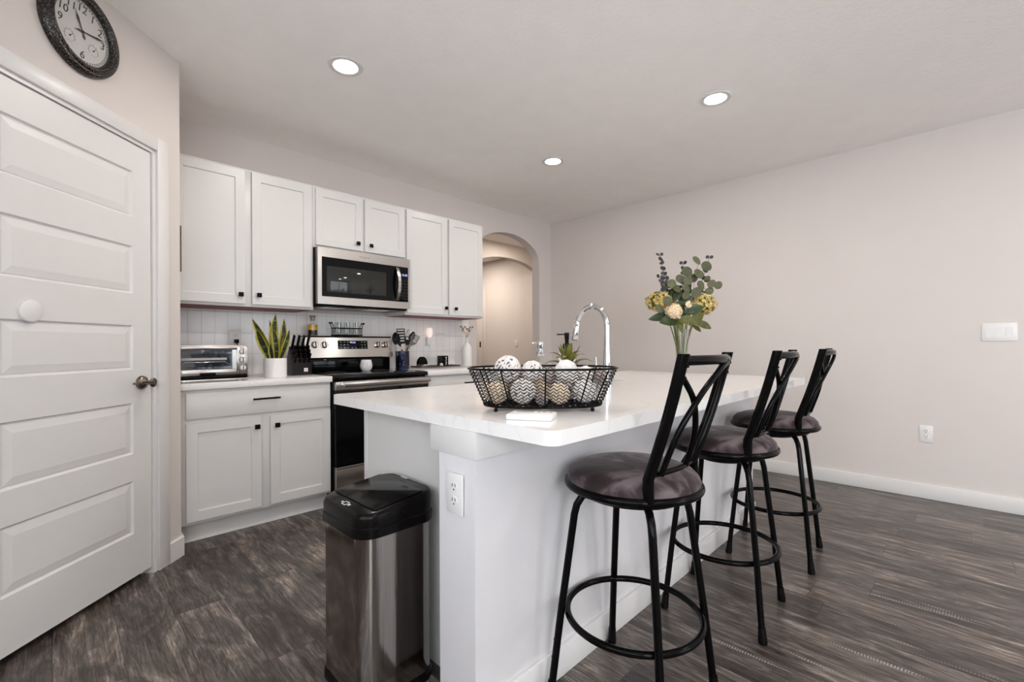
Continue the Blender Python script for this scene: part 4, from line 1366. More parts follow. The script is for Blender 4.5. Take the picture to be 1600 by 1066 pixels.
# ------------------------------------------------------------------ on top of the range backguard
BZ = 1.2035
t = thing('oil_bottle', 'glass bottle of golden oil with dark herbs on the left end of the range backguard', 'bottle', (1.450, 3.650, BZ))
mb = MB(); mb.lathe([(0.0, 0.0), (0.036, 0.0), (0.038, 0.004), (0.038, 0.083), (0.034, 0.092), (0.020, 0.097), (0.0175, 0.102), (0.0175, 0.135), (0.020, 0.138), (0.020, 0.143)], seg=32, cap1=False); mb.build('bottle', 'glass_grey', t)
mb = MB(); mb.lathe([(0.0, 0.0455), (0.0355, 0.0455), (0.0355, 0.086), (0.0, 0.088)], seg=28); mb.build('oil', 'oil', t)
mb = MB(); mb.lathe([(0.0, 0.003), (0.0355, 0.003), (0.0355, 0.040), (0.030, 0.050), (0.0, 0.052)], seg=28); mb.build('dark_layer', 'vinegar', t)
mb = MB(); mb.lathe([(0.0, 0.118), (0.015, 0.118), (0.016, 0.145), (0.022, 0.148), (0.022, 0.160), (0.0, 0.161)], seg=20); mb.build('stopper', 'cork', t)

t = thing('wire_caddy', 'small black wire caddy with two handles holding clear glasses on the range backguard', 'caddy', (1.735, 3.655, BZ))
def zigzag(mb, pathf, n, z0, z1, r):
    pts = []
    for i in range(n + 1):
        x, y = pathf(i / n)
        pts.append((x, y, z0 if i % 2 else z1))
    mb.tube(pts, r, 5)
cw, cd = 0.118, 0.036
def rectpath(s):
    per = [(-cw, -cd), (cw, -cd), (cw, cd), (-cw, cd), (-cw, -cd)]
    L = [2 * cw, 2 * cd, 2 * cw, 2 * cd]
    d = s * sum(L)
    for i in range(4):
        if d <= L[i] or i == 3:
            f = min(1, d / L[i]); a = per[i]; b = per[i + 1]
            return (a[0] + (b[0] - a[0]) * f, a[1] + (b[1] - a[1]) * f)
        d -= L[i]
mb = MB(); mb.tube([rectpath(s / 80.0) + (0.064,) for s in range(80)], 0.0038, 8, closed=True); mb.build('rim', 'black', t)
mb = MB(); mb.tube([rectpath(s / 80.0) + (0.006,) for s in range(80)], 0.0045, 8, closed=True)
for k in range(9):
    mb.tube([(-cw + 0.0295 * k, -cd, 0.006), (-cw + 0.0295 * k, cd, 0.006)], 0.002, 6)
mb.build('base_wire', 'black', t)
mb = MB(); zigzag(mb, rectpath, 90, 0.008, 0.062, 0.0008); mb.build('wire_mesh', 'black', t)
for sx in (-1, 1):
    mb = MB(); mb.tube([(sx * cw, -0.022, 0.064), (sx * (cw + 0.016), -0.022, 0.100), (sx * (cw + 0.022), -0.020, 0.106), (sx * (cw + 0.022), 0.020, 0.106), (sx * (cw + 0.016), 0.022, 0.100), (sx * cw, 0.022, 0.064)], 0.0028, 8)
    h = mb.build('handle', 'black', t)
    mb = MB(); mb.cyl((sx * (cw + 0.022), -0.022, 0.106), (sx * (cw + 0.022), 0.022, 0.106), 0.007, None, 12); mb.build('grip', 'black_plastic', h)
g = None
for r in range(2):
    for c in range(3):
        loc = (1.735 + (-0.076 + 0.076 * c), 3.655 + (-0.017 + 0.034 * r), BZ + 0.0105)
        if g is None:
            g = thing('small_glass', 'small clear glass standing in the black wire caddy on the range', 'glass', loc, 0, 'glasses in the wire caddy')
            mb = MB(); mb.lathe([(0.0, 0.0), (0.013, 0.0), (0.0135, 0.003), (0.0125, 0.030), (0.014, 0.060), (0.0155, 0.105), (0.0150, 0.1052), (0.0120, 0.035), (0.0115, 0.012), (0.0, 0.011)], seg=22); mb.build('glass_body', 'glass_grey', g)
        else:
            dup(g, loc)

# cup on the cooktop
t = thing('ceramic_cup', 'rounded white ceramic cup with small lettering standing on the black cooktop', 'cup', (1.785, 3.425, 0.9195))
mb = MB(); mb.lathe([(0.0, 0.0), (0.030, 0.0), (0.034, 0.004), (0.045, 0.024), (0.048, 0.042), (0.045, 0.064), (0.0385, 0.090), (0.0355, 0.090), (0.041, 0.064), (0.044, 0.042), (0.040, 0.024), (0.0, 0.010)], seg=40); cup = mb.build('cup_body', 'white_ceramic', t)
mb = MB()
for k, (z, r) in enumerate(((0.066, 0.0455), (0.055, 0.0472), (0.044, 0.0485), (0.033, 0.0478))):
    for j in range(4 - (k % 2)):
        a = math.radians(-36 + j * 9.0 + (k % 2) * 4)
        mb.box(-0.0030, 0.0030, -0.0006, 0.0002, -0.0014, 0.0014, mat=Matrix.Rotation(a, 4, 'Z') @ Matrix.Translation((0, -r, z)))
a = math.radians(-55)
mb.box(-0.0035, 0.0035, -0.0006, 0.0002, -0.003, 0.003, mat=Matrix.Rotation(a, 4, 'Z') @ Matrix.Translation((0, -0.0472, 0.056)) @ Matrix.Rotation(PI / 4, 4, 'Y'))
mb.build('lettering', 'ink_grey', cup, smooth=False)

# ------------------------------------------------------------------ utensil crock and utensils
CR = Vector((2.205, 3.565, 0.914))
t = thing('utensil_crock', 'dark navy utensil crock with blue pattern beside the range', 'crock', CR, math.radians(-20))
mb = MB(); mb.lathe([(0.0, 0.0), (0.058, 0.0), (0.060, 0.003), (0.060, 0.158), (0.058, 0.160), (0.054, 0.160), (0.053, 0.010), (0.0, 0.008)], seg=40); mb.build('crock_body', 'crock', t)
VR = Vector((math.cos(0.62), -math.sin(0.62), 0)); VD = Vector((math.sin(0.62), math.cos(0.62), 0))


def utensil(name, label, base, top, head, hm, steel=False):
    """base/top: (u,w,d) in the crock's view frame; head: builder(mb, matrix)"""
    f = lambda p: CR + VR * p[0] + VD * p[2] + Vector((0, 0, p[1]))
    a, b = f(base), f(top)
    k = thing(name, label, 'utensil', a, 0, 'utensils in the crock')
    d = (b - a)
    mb = MB(); mb.tube([(0, 0, 0), d * 0.5, d], 0.0045, 8, rad=[0.0065, 0.005, 0.0042]); mb.build('handle', 'steel' if steel else 'utensil_black', k)
    z = d.normalized(); x = (VR - z * VR.dot(z)).normalized(); y = z.cross(x)
    mm = Matrix(((x.x, y.x, z.x, d.x), (x.y, y.y, z.y, d.y), (x.z, y.z, z.z, d.z), (0, 0, 0, 1)))
    mb = MB(); head(mb, mm); mb.build('head', hm, k, angle=60)
    return k


def h_spoon(w, L):
    def f(mb, mm):
        lo = []
        for i in range(13):
            s = i / 12; ww = w * math.sin(PI * (0.06 + 0.94 * s)) ** 0.6 if s < 1 else 0.001
            zz = -0.01 + (L + 0.01) * s
            cup = 0.012 * math.sin(PI * s)
            lo.append([mm @ Vector(p) for p in ((-ww, 0, zz), (-ww * 0.5, cup, zz), (0, cup * 1.3, zz), (ww * 0.5, cup, zz), (ww, 0, zz), (ww * 0.5, cup - 0.003, zz), (0, cup * 1.3 - 0.003, zz), (-ww * 0.5, cup - 0.003, zz))])
        mb.rings(lo)
    return f


def h_turner(w, L, slots_n=4, rot=0.0):
    def f(mb, mm):
        t2 = 0.0018
        mb.prism([(-0.008, -0.006), (0.008, -0.006), (w, 0.028), (-w, 0.028)], -t2, t2, 'y')
        top = L
        z = 0.028
        sh = (top - 0.028 - 0.008) / max(1, slots_n)
        for i in range(slots_n):
            za = 0.028 + sh * i
            mb.box(-w, w, -t2, t2, za, za + sh * 0.50)
            mb.box(-w, -w + 0.007, -t2, t2, za + sh * 0.5, za + sh); mb.box(w - 0.007, w, -t2, t2, za + sh * 0.5, za + sh)
        mb.box(-w, w, -t2, t2, top - 0.008, top)
        bmesh.ops.transform(mb.bm, matrix=mm @ Matrix.Rotation(rot, 4, 'Z'), verts=mb.bm.verts[:])
    return f


def h_loop(w, L):
    def f(mb, mm):
        for k in range(3):
            q = Matrix.Rotation(k * PI / 3, 4, 'Z')
            pts = [mm @ (q @ Vector((w * math.sin(2 * PI * i / 24) * 0.9, 0, L / 2 - L / 2 * math.cos(2 * PI * i / 24)))) for i in range(24)]
            mb.tube(pts, 0.0013, 6, closed=True)
    return f


def h_spat(w, L):
    def f(mb, mm):
        mb.prism([(-w * 0.8, -0.004), (w * 0.8, -0.004), (w, L * 0.5), (w * 0.55, L), (-w * 0.7, L * 0.85)], -0.004, 0.004, 'y', 0.003)
        bmesh.ops.transform(mb.bm, matrix=mm, verts=mb.bm.verts[:])
    return f


utensil('serving_spoon', 'round black nylon spoon leaning left in the utensil crock', (-0.020, 0.02, 0.0), (-0.048, 0.225, 0.0), h_spoon(0.036, 0.105), 'utensil_black', True)
utensil('slotted_turner', 'wide black slotted turner standing upright in the utensil crock', (-0.008, 0.02, 0.004), (-0.012, 0.205, 0.0), h_turner(0.037, 0.155, 5), 'utensil_black', True)
utensil('black_ladle', 'black ladle leaning right at the back of the utensil crock', (-0.022, 0.02, 0.012), (0.070, 0.255, 0.022), h_spoon(0.026, 0.085), 'utensil_black')
utensil('solid_turner', 'black solid turner leaning right at the front of the utensil crock', (0.008, 0.02, -0.026), (0.040, 0.215, -0.040), h_turner(0.024, 0.075, 1), 'utensil_black', True)
utensil('slotted_spatula', 'stainless slotted spatula leaning far right in the utensil crock', (-0.040, 0.02, -0.004), (0.074, 0.215, -0.008), h_turner(0.036, 0.100, 5, 0.3), 'steel', True)
utensil('wire_whisk', 'steel wire whisk at the back of the utensil crock', (0.006, 0.02, 0.034), (0.034, 0.225, 0.046), h_loop(0.024, 0.130), 'steel', True)
utensil('silicone_spatula', 'short pink silicone spatula at the front middle of the utensil crock', (0.0, 0.02, -0.042), (0.003, 0.178, -0.046), h_spat(0.016, 0.050), 'utensil_tip')

# ------------------------------------------------------------------ tray with black dome, box; white vase
t = thing('serving_tray', 'low black ornate edged tray on the right countertop', 'tray', (2.575, 3.575, 0.914))
mb = MB(); mb.box(-0.225, 0.225, -0.075, 0.075, 0.006, 0.011, 0.002)
for sx in (-0.2, 0.2):
    for sy in (-0.06, 0.06):
        mb.cyl((sx, sy, 0), (sx, sy, 0.008), 0.008, None, 10)
mb.build('tray_base', 'steel', t)
mb = MB()
for i in range(31):
    x = -0.225 + 0.015 * i
    for sy in (-0.077, 0.077):
        mb.sphere((x, sy, 0.013 + 0.002 * (i % 2)), 0.0072, 8, 6, (1, 0.7, 1))
for i in range(10):
    for sx in (-0.227, 0.227):
        mb.sphere((sx, -0.068 + 0.015 * i, 0.014), 0.0072, 8, 6, (0.7, 1, 1))
mb.build('beaded_edge', 'brown_disc', t)
t = thing('napkin_holder', 'black half round napkin holder with steel base on the tray', 'napkin holder', (2.425, 3.585, 0.9255))
mb = MB()
for y in (-0.018, 0.012):
    mb.prism([(0.050 * math.cos(PI * i / 20), 0.022 + 0.072 * math.sin(PI * i / 20)) for i in range(21)], y, y + 0.005, 'y', 0.001)
mb.build('side_plates', 'black_plastic', t)
mb = MB(); mb.box(-0.045, 0.045, -0.022, 0.021, 0.0, 0.006, 0.002); mb.lathe([(0.0, 0.004), (0.014, 0.006), (0.018, 0.018), (0.040, 0.024), (0.0, 0.025)], (0, 0, 0), seg=24, sy=0.5); mb.build('base', 'steel', t)
t = thing('spice_box', 'small black box with white lettering at the right of the tray', 'box', (2.665, 3.590, 0.9255), math.radians(-6))
mb = MB(); mb.box(-0.045, 0.045, -0.03, 0.03, 0.0, 0.098, 0.003); bx = mb.build('box_body', 'black_plastic', t)
mb = MB()
for i, z in enumerate((0.082, 0.066, 0.050, 0.034, 0.018)):
    mb.box(0.012 + 0.003 * (i % 2), 0.030 - 0.003 * (i % 3), -0.0306, -0.0298, z - 0.003, z + 0.003)
mb.build('lettering', 'white_plastic', bx, smooth=False)
o = MB().lathe([(0.0, 0.0), (0.012, 0.0), (0.017, 0.010), (0.015, 0.024), (0.006, 0.030), (0.0, 0.030)], seg=20).build('salt_cellar', 'white_ceramic', loc=(2.605, 3.530, 0.9255)); tag(o, 'tiny white ceramic pot in front of the black box on the tray', 'pot')
o = MB().lathe([(0.0, 0.0), (0.020, 0.0), (0.026, 0.012), (0.024, 0.020), (0.010, 0.026), (0.0, 0.026)], seg=20).build('trinket_dish', 'brown_disc', loc=(2.375, 3.555, 0.9255)); tag(o, 'small brown lidded dish at the left end of the tray', 'dish')
VX = (2.965, 3.585, 0.914)
t = thing('white_vase', 'slim white bottle vase with dried flowers at the end of the right countertop', 'vase', VX)
mb = MB(); mb.lathe([(0.0, 0.0), (0.047, 0.0), (0.050, 0.004), (0.050, 0.165), (0.047, 0.190), (0.032, 0.215), (0.020, 0.230), (0.0165, 0.250), (0.0165, 0.285), (0.0195, 0.292), (0.0165, 0.292), (0.013, 0.280), (0.0, 0.20)], seg=40); mb.build('vase_body', 'white_ceramic', t)
k0 = None
for i, (u, w, d) in enumerate(((-0.058, 0.105, 0.0), (-0.036, 0.088, 0.02), (-0.020, 0.100, -0.02), (0.0, 0.082, 0.01), (0.014, 0.078, -0.015), (0.032, 0.095, 0.02), (0.056, 0.100, 0.0), (-0.046, 0.072, -0.02), (0.022, 0.062, 0.0))):
    base = Vector(VX) + Vector((0, 0, 0.21))
    k = thing('dried_flower', 'brown dried flower stem in the slim white bottle vase', 'dried flower', base, 0, 'dried flowers in the white vase')
    top = VR * u + VD * d + Vector((0, 0, 0.082 + w))
    mb = MB(); mb.tube([(0, 0, 0), VR * (u * 0.12) + VD * (d * 0.12) + Vector((0, 0, 0.08)), VR * (u * 0.45) + VD * (d * 0.5) + Vector((0, 0, 0.08 + w * 0.45)), top], 0.0015, 6); mb.build('stem', 'dried', k)
    mb = MB()
    mb.sphere(top, 0.008, 8, 6)
    for q in range(9):
        a = random.random() * 6.28; b = random.uniform(-0.4, 1.2)
        mb.sphere(top + Vector((math.cos(a) * math.cos(b), math.sin(a) * math.cos(b), math.sin(b))) * 0.008, 0.0042, 6, 5)
    mb.build('flower_head', 'dried', k)

# ------------------------------------------------------------------ oval wire basket of balls on the island
BC = Vector((1.134, 0.987, 0.914)); BR = -PI / 4
t = thing('wire_basket', 'oval black wire basket with wavy wires holding decorative balls on the island', 'basket', BC, BR)


def oval(a, b, s, z, e=2.5):
    c, n = math.cos(s), math.sin(s)
    return Vector((a * math.copysign(abs(c) ** (2 / e), c), b * math.copysign(abs(n) ** (2 / e), n), z))


def arc_oval(f, n):
    """n points evenly spaced by arc length on a closed curve f(s)"""
    N = 720
    P = [f(2 * PI * i / N) for i in range(N + 1)]
    L = [0.0]
    for i in range(N):
        L.append(L[-1] + (P[i + 1] - P[i]).length)
    outp = []; j = 0
    for k in range(n):
        d = L[-1] * k / n
        while L[j + 1] < d:
            j += 1
        f_ = (d - L[j]) / max(1e-9, L[j + 1] - L[j])
        outp.append(P[j].lerp(P[j + 1], f_))
    return outp


def bk(h):      # half sizes of the basket at height h (0..1)
    return 0.190 + 0.051 * h, 0.108 + 0.038 * h


BZ0, BZ1 = 0.016, 0.133
def bz(h): return BZ0 + (BZ1 - BZ0) * h
def bring(h, n, dz=0.0, grow=0.0):
    a, b = bk(h)
    return arc_oval(lambda s: oval(a + grow, b + grow, s, bz(h) + dz), n)


mb = MB(); mb.tube(bring(1.0, 96), 0.0036, 8, closed=True); mb.build('rim', 'black_gloss', t, angle=80)
mb = MB(); mb.tube(bring(0.0, 96), 0.0036, 8, closed=True); mb.build('base_ring', 'black_gloss', t, angle=80)
mb = MB()
for r in range(11):
    h = (r + 0.7) / 11.6
    n = 560
    pts = bring(h, n)
    wv = []
    for i, p in enumerate(pts):
        wv.append(p + Vector((0, 0, 0.0034 * math.sin(2 * PI * 56 * i / n))))
    mb.tube(wv, 0.0014, 5, closed=True)
mb.build('wavy_wires', 'black_gloss', t, angle=80)
mb = MB()
for k in range(-9, 10):
    x = k * 0.0185
    yy = 0.106 * (1 - min(1, abs(x) / 0.19) ** 2.5) ** (1 / 2.5)
    pts = [(x, -yy + 2 * yy * i / 24, BZ0 - 0.001 + 0.0012 * math.sin(i * 1.9)) for i in range(25)]
    mb.tube(pts, 0.0017, 5)
for k in range(-4, 5):
    y = k * 0.022
    xx = 0.188 * (1 - min(1, abs(y) / 0.108) ** 2.5) ** (1 / 2.5)
    mb.tube([(-xx + 2 * xx * i / 40, y, BZ0 + 0.001 + 0.0012 * math.sin(i * 1.7)) for i in range(41)], 0.0017, 5)
mb.build('base_wires', 'black_gloss', t, angle=80)
for pxu in (-0.198, -0.134, 0.0, 0.134, 0.198):
    for sy in (-1, 1):
        pts = []
        for i in range(7):
            h = i / 6
            a, b = bk(h)
            x = pxu * a / 0.241
            y = sy * b * (1 - min(1, abs(x) / a) ** 2.5) ** (1 / 2.5)
            pts.append((x, y + sy * 0.002, bz(h)))
        mb = MB(); mb.tube(pts, 0.0023, 7); mb.build('upright_wire', 'black_gloss', t, angle=80)
for sx in (-1, 1):
    for sy in (-1, 1):
        mb = MB(); mb.sphere((sx * 0.150, sy * 0.080, 0.0065), 0.0064, 14, 10); mb.cyl((sx * 0.150, sy * 0.080, 0.010), (sx * 0.150, sy * 0.080, 0.018), 0.003, None, 8); mb.build('foot', 'black_gloss', t)

BM = Matrix.Translation(BC) @ Matrix.Rotation(BR, 4, 'Z')


def ring_strands(mb, r, n, tr, rng):
    for k in range(n):
        ax = Vector((rng.uniform(-1, 1), rng.uniform(-1, 1), rng.uniform(-1, 1))).normalized()
        u = ax.orthogonal().normalized(); v = ax.cross(u)
        off = rng.uniform(-0.35, 0.35) * r
        rr_ = math.sqrt(r * r - off * off)
        ph = rng.uniform(0, 6)
        pts = [ax * (off + 0.04 * r * math.sin(3 * a + ph)) + (u * math.cos(a) + v * math.sin(a)) * rr_ for a in [2 * PI * i / 28 for i in range(28)]]
        mb.tube(pts, tr, 5, closed=True)


def deco_ball(kind, loc, r, label, seed):
    rng = random.Random(seed)
    p = BM @ Vector(loc)
    names = {'rattan': 'rattan_ball', 'tan': 'wicker_ball', 'fluffy': 'shaggy_ball', 'twig': 'twig_ball'}
    k = thing(names[kind], label, 'decorative ball', p, rng.uniform(0, 6), 'decorative balls in the wire basket')
    if kind == 'rattan':
        mb = MB(); ring_strands(mb, r - 0.003, 20, 0.0034, rng); mb.build('strands', 'rattan_white', k, angle=80)
        mb = MB(); mb.sphere((0, 0, 0), r * 0.78, 20, 14); mb.build('core', 'twig_grey', k)  # dark inner sphere stands in for shade between the strands
    elif kind in ('tan', 'twig'):
        m_ = 'tan_wicker' if kind == 'tan' else 'twig_grey'
        mb = MB(); mb.sphere((0, 0, 0), r * 0.92, 24, 16); mb.build('core', m_, k)
        mb = MB(); ring_strands(mb, r - 0.002, 22, 0.0022, rng); mb.build('strands', m_, k, angle=80)
    else:
        mb = MB()
        bmesh.ops.create_icosphere(mb.bm, subdivisions=4, radius=r * 0.90)
        for v in mb.bm.verts:
            n = v.co.normalized()
            v.co += n * r * (rng.uniform(-0.03, 0.06) + 0.04 * math.sin(n.x * 9 + seed) * math.sin(n.y * 8) * math.sin(n.z * 10 + seed))
        mb.build('core', 'fluff_white', k, angle=80)
    return k


BALLS = [
    ('rattan', (-0.113, 0.0, 0.130), 0.044, 'large white rattan ball on top at the left of the wire basket'),
    ('rattan', (-0.033, 0.0, 0.122), 0.035, 'smaller white rattan ball on top, right beside the large one in the basket'),
    ('fluffy', (0.078, -0.005, 0.122), 0.040, 'large shaggy white ball on top in front of the spiky green plant'),
    ('fluffy', (0.145, 0.020, 0.112), 0.028, 'small shaggy white ball right of the large shaggy one in the basket'),
    ('twig', (0.192, 0.0, 0.103), 0.022, 'small grey twig ball at the right end of the wire basket'),
    ('tan', (-0.148, -0.022, 0.055), 0.036, 'tan wicker ball low at the left end inside the wire basket'),
    ('rattan', (-0.064, -0.046, 0.061), 0.041, 'white rattan ball low in the basket, left of its middle wire'),
    ('tan', (0.050, -0.050, 0.053), 0.034, 'tan wicker ball low in the basket, right of its middle wire'),
    ('fluffy', (0.134, -0.033, 0.059), 0.040, 'shaggy white ball low at the right end inside the wire basket'),
    ('twig', (-0.006, -0.067, 0.040), 0.021, 'small grey twig ball low at the front middle of the basket'),
    ('twig', (0.025, 0.012, 0.100), 0.022, 'small grey twig ball on top between the rattan and shaggy balls'),
    ('twig', (-0.092, 0.052, 0.055), 0.035, 'grey twig ball low at the back left of the wire basket'),
    ('tan', (0.0, 0.046, 0.060), 0.040, 'tan wicker ball low at the back middle of the wire basket'),
    ('rattan', (0.092, 0.052, 0.060), 0.038, 'white rattan ball low at the back right of the wire basket'),
]
for i, (kd, lc, r, lb) in enumerate(BALLS):
    deco_ball(kd, lc, r, lb, 11 + i)

# white remote / thermostat slab on the island in front of the basket
t = thing('remote_control', 'flat white remote with small display lying before the wire basket', 'remote control', (0.957, 0.873, 0.914), math.radians(-62))
mb = MB(); mb.box(-0.064, 0.064, -0.042, 0.042, 0.0, 0.016, 0.004); rc = mb.build('case', 'white_plastic', t)
mb = MB(); mb.box(-0.050, 0.002, 0.012, 0.030, 0.0158, 0.0164); mb.build('display', 'green_lcd', rc, smooth=False)
for i in range(3):
    mb = MB(); mb.box(0.012 + i * 0.016, 0.023 + i * 0.016, 0.014, 0.024, 0.0158, 0.0166); mb.build('button', 'ink_grey', rc, smooth=False)

# spiky succulent in a white pot behind the basket
t = thing('succulent_plant', 'spiky olive green succulent in a white pot behind the wire basket', 'plant', (1.400, 1.086, 0.914), 0.3)
mb = MB(); mb.lathe([(0.0, 0.0), (0.036, 0.0), (0.046, 0.118), (0.046, 0.123), (0.041, 0.123), (0.039, 0.108), (0.0, 0.108)], seg=32); mb.build('pot', 'white_ceramic', t)
rng = random.Random(5)
for k in range(15):
    a = k * 2.399
    el = math.radians(12 + 66 * (k / 14.0))
    L = 0.112 - 0.026 * (k / 14.0)
    lo = []
    for i in range(9):
        s = i / 8
        c = Vector((math.cos(a) * math.cos(el), math.sin(a) * math.cos(el), math.sin(el))) * (L * s) + Vector((0, 0, 0.112 + 0.022 * (k / 14) + (0.020 * math.sin(PI * s) if k < 9 else 0) - 0.012 * s * s * (1 if k < 9 else 0)))
        w = 0.0165 * (1 - s ** 2.2) * (0.7 + 0.5 * s) + 0.0004
        sd = Vector((-math.sin(a), math.cos(a), 0)); upv = Vector((-math.cos(a) * math.sin(el), -math.sin(a) * math.sin(el), math.cos(el)))
        lo.append([c + sd * w + upv * (w * 0.25), c + upv * (w * 0.05), c - sd * w + upv * (w * 0.25), c - upv * (w * 0.28)])
    mb = MB(); mb.rings(lo); mb.build('leaf', 'succulent', t, angle=60)

# ------------------------------------------------------------------ flowers in the tall glass vase
FV = Vector((3.180, 1.447, 0.914)); FR = -PI / 4
FM = Matrix.Translation(FV) @ Matrix.Rotation(FR, 4, 'Z')
t = thing('glass_vase', 'tall clear glass vase of flowers at the far end of the island', 'vase', FV, FR)
mb = MB(); mb.lathe([(0.0, 0.0), (0.040, 0.0), (0.042, 0.004), (0.037, 0.03), (0.036, 0.06), (0.042, 0.16), (0.048, 0.27), (0.051, 0.315), (0.0490, 0.315), (0.0455, 0.27), (0.0390, 0.16), (0.033, 0.06), (0.030, 0.035), (0.0, 0.030)], seg=40); mb.build('vase_body', 'glass_grey', t)


def fthing(name, label, cat, group=None, base=(0, 0, 0.04)):
    return thing(name, label, cat, FM @ Vector(base), FR, group)


def stem_pts(base, top, n=7):
    """local to base: rises steeply inside the vase mouth, then fans out"""
    b = Vector(base); tp = Vector(top)
    neck = Vector((max(-0.032, min(0.032, tp.x * 0.22)), max(-0.032, min(0.032, tp.y * 0.22)), 0.30))
    out_ = []
    for i in range(n + 1):
        s = i / n
        out_.append(((1 - s) ** 2) * b + 2 * s * (1 - s) * neck + s * s * tp - b)
    return out_


def leaf_disc(mb, c, r, nrm, n=14, pointed=0.12, L=1.12):
    nrm = Vector(nrm).normalized()
    u = nrm.orthogonal().normalized(); v = nrm.cross(u)
    if abs(v.z) < abs(u.z):
        u, v = v, -u
    lo = []
    for sgn in (0.0006, -0.0006):
        row = []
        for i in range(n):
            a = 2 * PI * i / n
            rr_ = r * (1 + pointed * max(0, math.cos(a)) ** 6)
            row.append(Vector(c) + v * (rr_ * L * math.cos(a)) + u * (rr_ * math.sin(a)) + nrm * (sgn + 0.10 * r * abs(math.sin(a)) ** 2))
        lo.append(row)
    mb.rings(lo)


def px(u, v):   # offsets read off the bouquet: right and up, in metres
    return ((1000 + u / 7.614 - 1064) * 0.00457, (583 - (390 + v / 7.614)) * 0.00457)


HG = 'flowers and foliage in the glass vase'


def petal_ball(k, top, r, n, ps, mat, seed, name='flower_head', sq=0.8, core=None):
    rng = random.Random(seed)
    mb = MB()
    mb.mi = 1 if core else 0
    mb.sphere(top, r * 0.78, 18, 12, (1, 1, sq))
    mb.mi = 0
    for i in range(n):
        z = 1 - 2 * (i + 0.5) / n; ph = i * 2.39996
        d = Vector((math.sqrt(1 - z * z) * math.cos(ph), math.sqrt(1 - z * z) * math.sin(ph), z))
        d = (d + Vector((rng.uniform(-.2, .2), rng.uniform(-.2, .2), rng.uniform(-.2, .2)))).normalized()
        c = Vector(top) + Vector((d.x, d.y, d.z * sq)) * (r * rng.uniform(0.82, 1.04))
        nn = (d + Vector((rng.uniform(-.5, .5), rng.uniform(-.5, .5), rng.uniform(-.5, .5)))).normalized()
        u = nn.orthogonal().normalized(); v = nn.cross(u)
        bm = mb.bm
        for q in range(4):
            a = q * PI / 2 + rng.uniform(-.2, .2)
            e1 = u * math.cos(a) + v * math.sin(a); e2 = nn.cross(e1)
            vs = [bm.verts.new(p) for p in (c, c + e1 * ps * 0.6 + e2 * ps * 0.5 + nn * ps * 0.25, c + e1 * ps * 1.1 + nn * ps * 0.1, c + e1 * ps * 0.6 - e2 * ps * 0.5 + nn * ps * 0.25)]
            bm.faces.new(vs)
    mb.build(name, [mat, core] if core else mat, k, smooth=False, recalc=False)


def flower(name, label, top, r, n, ps, mat, seed, base, cat='flower', sq=0.8):
    k = fthing(name, label, cat, HG, base)
    sp_ = stem_pts(base, top)
    mb = MB(); mb.tube(sp_, 0.0048, 7); mb.build('stem', 'stem', k)
    petal_ball(k, sp_[-1], r, n, ps, mat, seed, sq=sq, core='leaf_mid' if mat == 'hydrangea' else None)  # olive hydrangea core paints the shade between petals
    return k


def P3(u, v, d): a, b = px(u, v); return (a, d, b)


flower('hydrangea', 'yellow hydrangea head at the left of the bouquet, behind the cream ball flower', P3(225, 605, 0.02), 0.088, 170, 0.0150, 'hydrangea', 1, (-0.020, 0.004, 0.045))
flower('hydrangea', 'yellow hydrangea head at the right of the bouquet in the glass vase', P3(725, 650, 0.0), 0.097, 190, 0.0155, 'hydrangea', 2, (0.018, 0.0, 0.045))
flower('hydrangea', 'yellow hydrangea head at the back middle of the bouquet, left of the silvery leaves', P3(370, 560, 0.09), 0.068, 120, 0.0150, 'hydrangea', 3, (-0.006, 0.018, 0.045))
flower('ball_chrysanthemum', 'cream ball shaped flower at the front of the bouquet', P3(345, 735, -0.085), 0.056, 620, 0.0058, 'mum', 4, (-0.010, -0.016, 0.045), sq=0.95)
flower('rosebud', 'tiny cream bud in the middle of the bouquet above the dark leaves', P3(520, 660, -0.08), 0.019, 30, 0.010, 'mum', 5, (0.006, -0.020, 0.045), sq=1.2)


def sprig(name, label, tip, leaves, mat, base, r=0.030, stem='brown_stem', seed=1):
    rng = random.Random(seed)
    k = fthing(name, label, 'foliage', HG, base)
    b = Vector(base)
    sp_ = stem_pts(base, tip, 10)
    mb = MB(); mb.tube(sp_, 0.0022, 6, rad=[0.0030 - 0.0018 * i / 10 for i in range(11)]); mb.build('stem', stem, k)
    for (u, v, d, rr_) in leaves:
        c = Vector(P3(u, v, d)) - b
        near = min(sp_, key=lambda p: (p - c).length)
        mb = MB()
        leaf_disc(mb, c, rr_, (rng.uniform(-.45, .45), -1, rng.uniform(-.35, .5)))
        mb.tube([near, near.lerp(c, 0.5) + Vector((0, 0, 0.004)), c], 0.0011, 5)
        mb.build('leaf', mat, k, angle=60)
    return k


